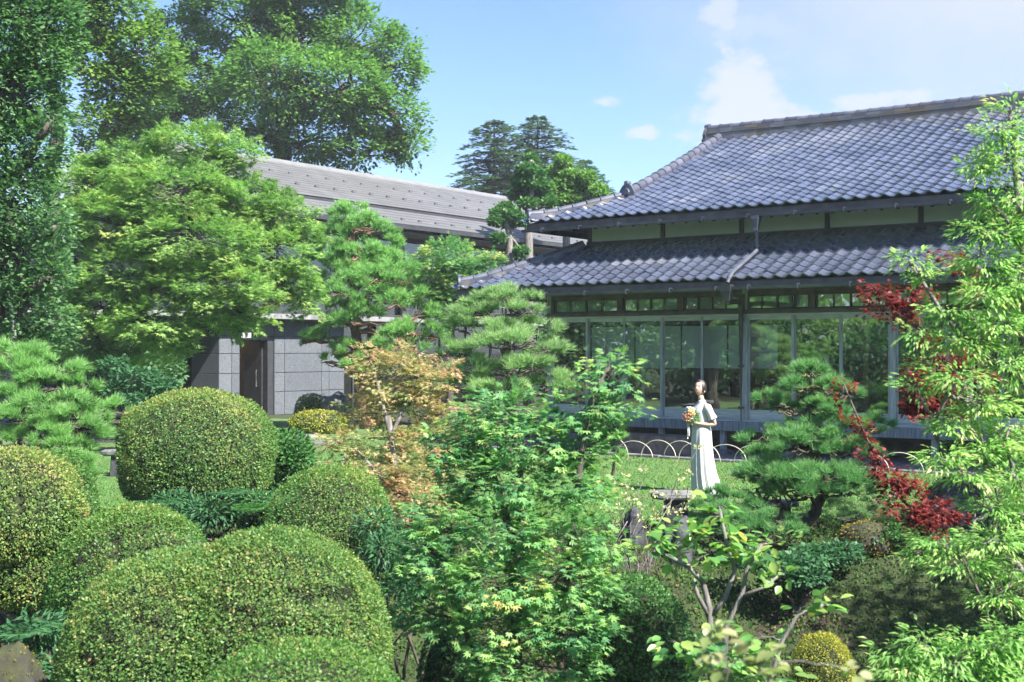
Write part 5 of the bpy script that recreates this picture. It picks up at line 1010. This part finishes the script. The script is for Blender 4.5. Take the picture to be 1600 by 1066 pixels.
tag(f.build('grass', LM['grass'], None, (0, 0, 0)), 'short green grass blades of the lawn', None, None, 'stuff')
n = 90000; yy = 9.0 + rng.random(n) * 6.0; xx = (rng.random(n) * 1.15 - .45) * .82 * yy; P = np.stack([xx, yy, ground_z(xx, yy)], 1); f = Fol()
hum = np.clip(sines(P, 7, 31) + .5 * sines(P, 17, 32), -.4, 1); P[:, 2] += .045 * (hum + .4) * rng.random(n)
f.leaves(P, unit(np.array([0, 0, .9]) + .7 * rdir(n)), unit(rdir(n) + np.array([0, -.3, .6])), rng.uniform(.02, .045, n), T_diamond(.34), .3 + .3 * sines(P, 1.6, 21) + .18 * hum + .15 * rng.normal(size=n))
tag(f.build('moss', LM['mosstuft'], None, (0, 0, 0)), 'moss and tiny plants covering the bank', None, None, 'stuff')
f = Fol(); n = 620
for k in range(n):
    y = 9.4 + rng.random() * 4.8; x = (rng.random() * 1.1 - .42) * .82 * y; m = rng.integers(5, 14); c0 = np.array([x, y, float(ground_z(x, y)) + .015]); d = rdir(m); d[:, 2] = np.abs(d[:, 2]) * .8
    f.leaves(c0 + d * rng.uniform(.01, .05), unit(d), unit(np.array([0, 0, 1.]) + .4 * rdir(m)), rng.uniform(.03, .07) * rng.uniform(.6, 1.1, m), T_diamond(.34), np.full(m, rng.random()) + .1 * rng.normal(size=m))
tag(f.build('ground_cover', LM['boxleaf'], None, (0, 0, 0)), 'small leafy weeds dotted over the mossy bank', None, None, 'stuff')
n = 700; yy = 9.2 + rng.random(n) * 5.6; xx = (rng.random(n) * 1.1 - .42) * .82 * yy; P = np.stack([xx, yy, ground_z(xx, yy) + .03], 1); f = Fol()
yy2 = 15 + rng.random(260) * 8; xx2 = (rng.random(260) * 1.0 - .45) * .8 * yy2; k_ = ((xx2 - P0[0]) * nv[0] + (yy2 - P0[1]) * nv[1]) < -1.7; P = np.concatenate([P, np.stack([xx2, yy2, np.full(260, .035)], 1)[k_]]); n = len(P)
f.leaves(P, unit(rdir(n) * np.array([1, 1, .25])), unit(np.array([0, 0, 1.]) + .5 * rdir(n)), rng.uniform(.03, .06, n), T_diamond(.36), rng.random(n))
LM['litter'] = leafmat('fallen_leaf', [(.1, .05, .025), (.2, .12, .05), (.3, .22, .1)], trans=.1, gain=1.0)
tag(f.build('leaf_litter', LM['litter'], None, (0, 0, 0)), 'fallen brown leaves on the moss and the lawn', None, None, 'stuff')
# ------------------------------------------------------------------ stones, benches, hoops
import bmesh
def rock(name, label, px, top, rpx, Y, mat, depth=1.0, sharp=.18, seed=1, moss=None, group=None, peak=0.0, cat='rock'):
    c = at(px, top, Y); gz = float(ground_z(c[0], Y)); rx = rpx / FPX * Y; h = c[2] - gz
    b = bmesh.new(); bmesh.ops.create_icosphere(b, subdivisions=4, radius=1.0); V = np.array([v.co[:] for v in b.verts])
    n = sines(V, 1.6, seed) * sharp + sines(V, 4, seed + 1) * sharp * .4 + sines(V, 11, seed + 2) * sharp * .12
    r_ = np.random.default_rng(seed)
    for _ in range(7):                                            # broken faces
        d = unit(r_.normal(size=3)); k = r_.uniform(.72, .92); pr = V @ d; n -= np.maximum(0, pr - k) * .85
    P = V * (1 + n)[:, None]; P[:, 2] = np.where(P[:, 2] > 0, P[:, 2] * (1 + peak * (1 - np.hypot(P[:, 0], P[:, 1]).clip(0, 1))), P[:, 2] * .35)
    P *= np.array([rx, rx * depth, h / max(.2, P[:, 2].max())])
    for v, p in zip(b.verts, P): v.co = p
    me = bpy.data.meshes.new(name); b.to_mesh(me); b.free(); me.polygons.foreach_set('use_smooth', np.ones(len(me.polygons), bool))
    o = link_mesh(name, me, mat); o.location = (c[0], Y, gz); tag(o, label, cat, group)
    if moss is not None:
        f = Fol(); k = V[:, 2] * .8 + sines(V, 2.5, seed + 8) * .5; idx = np.where(k > moss)[0]; tri = r_.choice(idx, 2600); p = P[tri] + r_.normal(size=(2600, 3)) * rx * .02; nn = unit(V[tri])
        f.leaves(p, unit(nn + .8 * rdir(2600)), unit(rdir(2600)), .022 * r_.uniform(.6, 1.2, 2600) * (Y / 13), T_diamond(.3), .4 + .3 * r_.normal(size=2600) + .3 * sines(V[tri], 3, seed + 4))
        f.build('moss_cover', LM['mossy'], o, (0, 0, 0))
    return o
LM['mossy'] = leafmat('golden_moss', [(.06, .075, .012), (.12, .11, .018), (.19, .13, .025), (.15, .17, .03)], trans=.2, rough=.9)
rock('boulder', 'pale lichen-covered boulder against the granite wall', 524, 611, 28, 33.5, M['stone'], seed=2)
rock('standing_rock', 'small dark pointed rock left of the stone table', 988, 790, 20, 13.9, M['darkstone'], seed=4, peak=.35, sharp=.25)
rock('rock', 'low dark rock below the stone table', 1062, 806, 20, 13.7, M['darkstone'], seed=6)
rock('mossy_boulder', 'big dark boulder with golden moss near the right edge of the lawn', 1492, 746, 64, 14.6, M['darkstone'], seed=8, moss=.35, depth=.8)
rock('mossy_boulder', 'mossy dark rock on the bank below the juniper', 1352, 812, 46, 13.5, M['mossrock'], seed=10, moss=-.1)
rock('corner_rock', 'dark rock with brown moss in the lower left corner', 50, 1000, 95, 9.0, M['mossrock'], seed=13, moss=-.1, depth=1.0)
rock('rock', 'grey rock half hidden by the fern beneath the tall clipped dome', 300, 822, 22, 13.4, M['stone'], seed=14)
rock('flat_rock', 'flat mossy stone on the lawn behind the black pine', 160, 684, 32, 28, M['mossrock'], seed=16, depth=.6)
rock('flat_rock', 'flat mossy stone by the left edge behind the black pine', 45, 690, 34, 27, M['mossrock'], seed=18, depth=.6)
for i, (px, py, w_, Y, lb) in enumerate(((498, 672, 34, 32.0, 'long grey stepping slab nearest the mossy mound'), (514, 694, 26, 27.2, 'grey stepping slab in front of the long one'), (480, 684, 20, 29.3, 'small stepping slab between the two long ones'))):
    c = at(px, py, Y); k = Y / FPX; sl = MB(); an = np.linspace(0, 6.283, 15)[:-1]
    ring = lambda s, z: [((w_ * k * s) * np.sign(math.cos(a)) * abs(math.cos(a)) ** .5, .32 * s * np.sign(math.sin(a)) * abs(math.sin(a)) ** .6, z) for a in an]
    sl.loft([ring(1, -.03), ring(1.0, .05), ring(.94, .075)]); o = sl.build('stepping_stone', M['stone'], None); o.location = (c[0], Y, 0); tag(o, lb, 'stepping stone', 'stepping stones across the lawn')
def slab_seat(name, label, px, top, rpx, Y, dep, th, legs, mat, legmat, cat, rz=0):
    c = at(px, top, Y); gz = float(ground_z(c[0], Y)); h = c[2] - gz; root = empty(name, (c[0], Y, gz), rz, label, cat); rx = rpx / FPX * Y; s = MB(); r_ = np.random.default_rng(int(px)); an = np.linspace(0, 6.283, 21)[:-1]; wob = 1 + .05 * r_.normal(size=20)
    ring = lambda q, z: [(rx * q * wob[i] * np.sign(math.cos(a)) * abs(math.cos(a)) ** .6, dep * q * wob[i] * np.sign(math.sin(a)) * abs(math.sin(a)) ** .6, z) for i, a in enumerate(an)]
    s.loft([ring(.93, h - th), ring(1, h - th * .7), ring(1, h - th * .2), ring(.95, h)]); s.build('slab', mat, root)
    for (lx, lw, ld) in legs: MB().loft([[(lx * rx + sx * lw * q, sy * ld * q, z) for sx, sy in ((-1, -1), (1, -1), (1, 1), (-1, 1))] for z, q in ((-.03, 1.15), (h * .4, 1.0), (h - th - .001, .95))]).build('leg', legmat, root, bevel=.01)
    return root
slab_seat('stone_bench', 'low stone bench half hidden by the tall clipped dome', 215, 703, 56, 20.5, .22, .085, ((-.55, .07, .16), (.55, .07, .16)), M['stone'], M['darkstone'], 'bench')
slab_seat('stone_table', 'round-edged stone table left of the hem of the white dress', 1052, 768, 35, 14.3, .2, .075, ((.1, .13, .11),), M['stone'], M['darkstone'], 'table')
slab_seat('stone_stool', 'small pale stone seat half hidden under the garden pine', 1216, 782, 30, 15.3, .18, .06, ((.35, .06, .07),), M['stone'], M['stone'], 'stool')
# step stone in front of the veranda
st = MB(); an = np.linspace(0, 6.283, 41)[:-1]; r_ = np.random.default_rng(3); wb = 1 + .025 * np.convolve(r_.normal(size=44), np.ones(5) / 2.2, 'valid')
ring = lambda q, z: [(.86 * q * wb[i] * np.sign(math.cos(a)) * abs(math.cos(a)) ** .35, .3 * q * wb[i] * np.sign(math.sin(a)) * abs(math.sin(a)) ** .4, z) for i, a in enumerate(an)]
st.loft([ring(.98, -.02), ring(1, .06), ring(1.0, .31), ring(.985, .36), ring(.95, .385), ring(.5, .39)]); o = st.build('step_stone', M['stepstone'], None)
o.location = hw(-1.5, -.76, 0); o.rotation_euler = (0, 0, HRZ); tag(o, 'long dark purple-grey step stone before the veranda', 'step stone')
# bent bamboo hoops along the lawn edge
hp = [(-2.02, 'leftmost of the bamboo hoops in front of the step stone'), (-1.50, 'second bamboo hoop from the left before the step stone'), (-.98, 'bamboo hoop just left of the white dress'), (-.5, 'bamboo hoop hidden in part behind the white dress'),
      (-.12, 'bamboo hoop just right of the white dress'), (.42, 'bamboo hoop behind the left edge of the garden pine'), (.95, 'bamboo hoop behind the middle of the garden pine'), (3.05, 'bamboo hoop right of the garden pine below the red leaves'), (3.6, 'bamboo hoop beside the big mossy boulder')]
for L, lb in hp:
    h = MB(); t = np.linspace(0, math.pi, 19); lean = random.gauss(0, .02); wd = random.uniform(.37, .42); ht = random.uniform(.35, .4)
    h.tube([(-wd * math.cos(a), lean * math.sin(a), -.04 + ht * abs(math.sin(a)) ** .8) for a in t], .0075, 6)
    o = h.build('bamboo_hoop', M['bamboo'], None, smooth=True); q = hw(L, -1.66, .0); o.location = q; o.rotation_euler = (0, 0, HRZ + random.gauss(0, .05)); tag(o, lb, 'garden hoop', 'bamboo hoops edging the lawn')
# ------------------------------------------------------------------ the bride
skin = surf('skin', (.46, .3, .225), (.5, .335, .255), rough=.5, scale=8); hairm = surf('dark_brown_hair', (.02, .012, .01), (.04, .025, .02), rough=.4, scale=30, stretch=(1, 1, .2), bump=.3)
lace = surf('white_lace', (.42, .415, .425), (.56, .555, .56), rough=.8, scale=55, bump=.15, bscale=120, stretch=(1, 1, .3)); sheer = surf('sheer_lace_over_skin', (.52, .48, .47), (.64, .62, .62), rough=.7, scale=60, bump=.3)
FA = R(196); bp = at(1096, 772, 17.96); person = empty('person', (bp[0], bp[1], 0.008), FA, 'woman in a long white lace dress holding a bouquet, hair pinned up', 'person')
def skin_body(joints, edges, radii):
    me = bpy.data.meshes.new('skeleton'); me.from_pydata(joints, edges, []); o = bpy.data.objects.new('skeleton', me); COL.objects.link(o)
    md = o.modifiers.new('skin', 'SKIN'); sv = me.skin_vertices[0].data
    for i, r in enumerate(radii): sv[i].radius = r if isinstance(r, tuple) else (r, r)
    sv[0].use_root = True
    sb = o.modifiers.new('sub', 'SUBSURF'); sb.levels = 2; sb.render_levels = 2
    dg = bpy.context.evaluated_depsgraph_get(); ev = o.evaluated_get(dg).to_mesh(); V = [v.co[:] for v in ev.vertices]; Fc = [tuple(p.vertices) for p in ev.polygons]; o.evaluated_get(dg).to_mesh_clear()
    bpy.data.objects.remove(o); bpy.data.meshes.remove(me); return V, Fc
J = [(0, 0, .88), (0, 0, .99), (.01, 0, 1.12), (0, 0, 1.22), (-.008, 0, 1.285), (.008, 0, 1.35), (.02, 0, 1.41),
     (-.01, .10, 1.25), (-.015, .155, 1.235), (-.075, .185, 1.10), (-.125, .19, .985), (.0, .155, .985), (.105, .115, 1.0), (.165, .09, 1.01),
     (-.01, -.10, 1.25), (-.015, -.155, 1.235), (-.06, -.185, 1.10), (-.09, -.19, .985), (.02, -.14, .985), (.12, -.065, .995), (.175, -.03, 1.0),
     (.0, .085, .82), (.01, .085, .46), (-.02, .085, .09), (.09, .09, .03), (0, -.085, .82), (.01, -.085, .46), (-.02, -.085, .09), (.09, -.09, .03)]
E = [(0, 1), (1, 2), (2, 3), (3, 4), (4, 5), (5, 6), (3, 7), (7, 8), (8, 9), (9, 10), (10, 11), (11, 12), (12, 13), (3, 14), (14, 15), (15, 16), (16, 17), (17, 18), (18, 19), (19, 20), (0, 21), (21, 22), (22, 23), (23, 24), (0, 25), (25, 26), (26, 27), (27, 28)]
RR = [(.11, .14), (.085, .11), (.095, .125), (.075, .11), .05, .042, .044, .05, .045, .038, .033, .03, .022, (.032, .017), .05, .045, .038, .033, .03, .022, (.032, .017), .085, .055, .036, .025, .085, .055, .036, .025]
body = MB(); V, Fc = skin_body(J, E, RR); body.add(V, Fc)
# head: an egg with brow, nose, lips and chin, turned a little to the viewer and raised
hy = R(34); hp_ = R(-8)
def head_pt(P):
    P = np.asarray(P, float); c, s = math.cos(hp_), math.sin(hp_); x = P[..., 0] * c + P[..., 2] * s; z = -P[..., 0] * s + P[..., 2] * c; P = np.stack([x, P[..., 1], z], -1)
    c, s = math.cos(hy), math.sin(hy); return np.stack([P[..., 0] * c - P[..., 1] * s, P[..., 0] * s + P[..., 1] * c, P[..., 2]], -1) + np.array([.022, 0, 1.495])
th = np.linspace(0, 6.283, 33)[:-1]; rings = []
for ph in np.linspace(-1.5, 1.5, 26):
    u = np.stack([np.cos(ph) * np.cos(th), np.cos(ph) * np.sin(th), np.full(32, np.sin(ph))], 1); low = np.clip(-u[:, 2], 0, 1)
    x = u[:, 0] * .088 * (1 - .12 * low ** 2) + .012 * low * (u[:, 0] > 0) ; y = u[:, 1] * .07 * (1 - .34 * low ** 1.5); z = u[:, 2] * .11
    fr = np.clip(u[:, 0], 0, 1) ** 4; g = lambda zc, zw, yw, a: a * fr * np.exp(-((z - zc) / zw) ** 2 - (y / yw) ** 2)
    x = x + g(-.022, .018, .011, .019) + g(-.008, .02, .008, .009) + g(-.055, .009, .02, .006) + g(-.068, .008, .018, .005) + g(-.095, .014, .02, .006) + g(.03, .02, .05, .003)
    for sy in (-1, 1): x -= fr * .007 * np.exp(-((z - .006) / .013) ** 2 - ((y - sy * .03) / .016) ** 2)
    rings.append(head_pt(np.stack([x, y, z], 1)))
body.loft(rings)
for sy in (-1, 1):                                                 # ears
    body.loft([head_pt([(-.004 + .014 * math.cos(a) * q, sy * (.064 + .008 * k), -.012 + .026 * math.sin(a) * q) for a in np.linspace(0, 6.283, 11)[:-1]]) for k, q in ((0, .9), (1, 1), (1.5, .6))])
# fingers closing round the stems
for sy, wr in ((1, np.array(J[13])), (-1, np.array(J[20]))):
    for k, (ln, r) in enumerate(((.032, .0075), (.036, .008), (.034, .0078), (.027, .0068))):
        b0 = wr + np.array([.022, -sy * .012, .021 - .016 * k]); p = [b0 - np.array([.02, -sy * .004, 0]), b0, b0 + np.array([.85, -sy * .5, .0]) * ln, b0 + np.array([1.0, -sy * 1.25, -.05]) * ln, b0 + np.array([.55, -sy * 1.75, -.08]) * ln]
        body.tube(p, [r, r, r * .95, r * .9, r * .6], 7)
    b0 = wr + np.array([-.012, -sy * .01, .026]); body.tube([b0, b0 + np.array([.02, -sy * .02, .016]), b0 + np.array([.036, -sy * .036, .012])], [.01, .009, .006], 7)
body.build('body', skin, person, smooth=True)
hair = MB(); rings = []
for ph in np.linspace(-.72, 1.5, 14):
    u = np.stack([np.cos(ph) * np.cos(th), np.cos(ph) * np.sin(th), np.full(32, np.sin(ph))], 1); k = np.where((u[:, 0] > .28) & (u[:, 2] < .62), .93, 1.13)
    k = np.where((u[:, 2] < -.55), np.where(u[:, 0] < -.2, 1.06, .85), k); rings.append(head_pt(u * np.array([.092, .076, .108]) * k[:, None] + np.array([-.004, 0, .004])))
hair.loft(rings)
bn = np.array([-.098, 0, -.028])
hair.loft([head_pt(np.stack([bn[0] + .042 * math.cos(ph) * np.cos(th), .05 * math.cos(ph) * np.sin(th), np.full(32, bn[2] + .042 * math.sin(ph))], 1)) for ph in np.linspace(-1.45, 1.45, 9)])
for sy in (-1, 1): hair.tube(head_pt([(.045, sy * .062, .05), (.04, sy * .073, .0), (.03, sy * .07, -.05)]), [.008, .006, .002], 5)
hair.build('hair', hairm, person, smooth=True)
eyem = surf('dark_eye', (.015, .01, .01), rough=.2); lipm = surf('rose_lips', (.42, .1, .1), rough=.4)
for sy in (-1, 1):
    e = MB(); e.loft([head_pt([(.0775 - .006 * k, sy * .03 + q * .013 * math.cos(a), .006 + q * .0045 * math.sin(a)) for a in np.linspace(0, 6.283, 11)[:-1]]) for k, q in ((1, 1), (0, .9), (-.3, .4))]); e.build('eye', eyem, person)
    e = MB(); e.tube(head_pt([(.084, sy * .014, .024), (.081, sy * .03, .028), (.07, sy * .045, .023)]), .0026, 5); e.build('eyebrow', hairm, person)
e = MB(); e.loft([head_pt([(.0865 + .004 * k, q * .02 * math.cos(a), -.061 + q * .0085 * math.sin(a)) for a in np.linspace(0, 6.283, 13)[:-1]]) for k, q in ((0, 1), (1, .8), (1.4, .3))]); e.build('lips', lipm, person)
pearl = surf('pearl', (.8, .8, .78), rough=.2); 
for sy in (-1, 1): MB().tube(head_pt([(-.002, sy * .076, -.036), (-.002, sy * .077, -.048), (-.002, sy * .076, -.062)]), [.003, .006, .003], 7).build('earring', pearl, person)
# dress
gw = MB(); N_ = 72; t = np.linspace(0, 2 * math.pi, N_ + 1)[:-1]; rings = []
for (z, cx, rf, rs, am) in ((.0, -.085, .205, .24, .018), (.04, -.075, .195, .225, .017), (.14, -.05, .18, .205, .014), (.3, -.026, .163, .19, .012), (.5, -.01, .148, .178, .009), (.68, -.002, .14, .17, .006), (.8, 0, .136, .166, .004), (.88, 0, .132, .162, .002), (.94, .002, .123, .148, .001), (.985, .004, .108, .13, 0), (1.03, .006, .108, .132, 0),
                            (1.09, .012, .122, .142, 0), (1.145, .014, .126, .147, 0), (1.19, .008, .112, .15, 0), (1.225, .0, .092, .15, 0), (1.25, -.004, .075, .135, 0), (1.272, -.006, .062, .10, 0), (1.295, -.006, .054, .064, 0), (1.32, -.002, .049, .052, 0)):
    pl = 1 + am / max(rs, .1) * (np.sin(t * 15 + .6 * np.sin(t * 3)) + .5 * np.sin(t * 29 + z * 2)); x = cx + rf * np.cos(t) * pl; y = rs * np.sin(t) * pl
    if z < .5: back = np.clip(-np.cos(t), 0, 1) ** 2; x = x - back * .07 * (1 - z / .5) ** 2.2
    rings.append(np.stack([x, y, np.full(N_, z + .002)], 1))
gw.loft(rings); gw.build('dress', lace, person, smooth=True)
for s_, sh, el in ((1, J[8], J[10]), (-1, J[15], J[17])):
    sl = MB(); sh, el = np.array(sh), np.array(el); d = unit(el - sh); a_ = unit(np.cross(d, (1, 0, 0))); b_ = np.cross(d, a_); tt = np.linspace(0, 6.283, 29)[:-1]; rg = []
    for q, r in ((-.12, .03), (-.02, .056), (.15, .058), (.4, .054), (.55, .055), (.64, .06), (.69, .063), (.695, .045)):
        rr = r * (1 + (.09 * np.sin(tt * 7) if q > .5 else 0)); c = sh + (el - sh) * q; rg.append(c + np.cos(tt)[:, None] * a_ * np.array(rr)[:, None] if np.ndim(rr) else c + np.cos(tt)[:, None] * a_ * rr); rg[-1] = rg[-1] + np.sin(tt)[:, None] * b_ * (np.array(rr)[:, None] if np.ndim(rr) else rr)
    sl.loft(rg, caps=False); sl.build('sleeve', sheer, person, smooth=True)
# bouquet held in both hands
bq = bp + np.array([math.cos(FA), math.sin(FA), 0]) * .20 + np.array([-math.sin(FA), math.cos(FA), 0]) * .035; bq[2] = 1.01
bouq = empty('bouquet', bq, FA, 'bouquet of orange roses, white and yellow flowers with trailing greenery', 'bouquet'); fm = {}
for nm_, c in (('orange_rose', (.75, .36, .22)), ('white_bloom', (.8, .8, .74)), ('yellow_bloom', (.7, .6, .2)), ('purple_bloom', (.2, .08, .3)), ('peach_bloom', (.8, .45, .3))):
    fm[nm_] = surf(nm_ + '_petal', tuple(v * .85 for v in c), c, rough=.6, scale=30)
def bloom(m, c, up, r, petals):
    f = Fol(); up = unit(np.array(up, float)); a_ = unit(np.cross(up, (.3, .8, .1))); b_ = np.cross(up, a_)
    for ringi, (rr, tilt, n) in enumerate(((.25, 1.3, 4), (.55, .8, 5), (.85, .3, petals))):
        for k in range(n):
            a = k / n * 6.283 + ringi * .6; o_ = a_ * math.cos(a) + b_ * math.sin(a); f.leaves(np.array([c + o_ * rr * r * .35]), np.array([o_ * math.cos(tilt) + up * math.sin(tilt)]), np.array([up * math.cos(tilt) - o_ * math.sin(tilt)]), r * .85, T_broad(), np.array([.5]))
    return f.build('flower', m, bouq, (0, 0, 0))
for (nm_, x, y, z, r) in (('orange_rose', .05, .06, .13, .06), ('orange_rose', .085, .03, .085, .055), ('orange_rose', .06, .08, .07, .05), ('peach_bloom', .02, .09, .17, .045), ('peach_bloom', .09, -.03, .13, .05), ('white_bloom', .0, .05, .25, .045), ('white_bloom', -.03, .07, .245, .04), ('white_bloom', .03, .0, .25, .045), ('white_bloom', .01, .1, .1, .035),
                          ('yellow_bloom', -.01, .1, .205, .035), ('yellow_bloom', .03, .08, .215, .03), ('yellow_bloom', -.04, .09, .16, .032), ('yellow_bloom', .0, -.05, .2, .035), ('purple_bloom', .05, .06, .205, .03), ('purple_bloom', .06, -.01, .2, .03), ('purple_bloom', -.02, .11, .12, .025), ('orange_rose', -.01, .1, .14, .04)):
    bloom(fm[nm_], np.array([x, y, z]), (x, y * 1.2, .12), r, 7)
f = Fol(); n = 190; d = rdir(n); P = np.array([-.03, .035, .12]) + d * np.array([.11, .09, .12]) * (.5 + .5 * rng.random(n))[:, None]
f.leaves(P, unit(d + .4 * rdir(n)), rdir(n), .065 * rng.uniform(.6, 1.2, n), T_lance(), .4 + .3 * rng.normal(size=n))
P = np.array([-.09, .06, .1]) + rdir(60) * np.array([.07, .04, .09]); f.leaves(P, unit(rdir(60) + np.array([-.6, .2, -.3])), rdir(60), .08, T_lance(), .3 + .2 * rng.normal(size=60))
f.build('greenery', LM['broad'], bouq, (0, 0, 0))
sm = MB()
for k in range(9): a = k * .7; sm.tube([(.04 * math.cos(a), .03 + .04 * math.sin(a), .09), (.008 * math.cos(a), .012 * math.sin(a), .0), (.022 * math.cos(a), .02 * math.sin(a), -.10)], .004, 5)
sm.build('stems', LM['under'], bouq); 
for k, (x, y) in enumerate(((.02, .03), (.035, .015))):
    rb_ = MB(); pz = np.linspace(.0, -.22 - .05 * k, 9); ys = y + .008 * np.sin(pz * 30); rb_.add([(x - .011, b, z) for b, z in zip(ys, pz)] + [(x + .011, b + .003, z) for b, z in zip(ys, pz)], [(i, i + 1, i + 10, i + 9) for i in range(8)]); rb_.build('ribbon', lace, bouq)

# ------------------------------------------------------------------ thin even scattering volume, added to lift the shadows
hz = MB().box(-640, 640, -320, 930, -2.6, 26.0).build('fill_haze', None, None); hz['kind'] = 'stuff'; hz['label'] = 'thin even air volume added to lift the shadows'
hm = bpy.data.materials.new('fill_haze'); hm.use_nodes = True; t = hm.node_tree; t.nodes.clear(); o_ = t.nodes.new('ShaderNodeOutputMaterial'); v_ = t.nodes.new('ShaderNodeVolumePrincipled')
v_.inputs['Color'].default_value = (.86, .93, 1, 1); v_.inputs['Density'].default_value = .0006; v_.inputs['Anisotropy'].default_value = 0.0; t.links.new(v_.outputs[0], o_.inputs['Volume']); hz.data.materials.append(hm)
cy.volume_bounces = 0; cy.volume_max_steps = 64

bouq.scale = (.82, .82, .82)
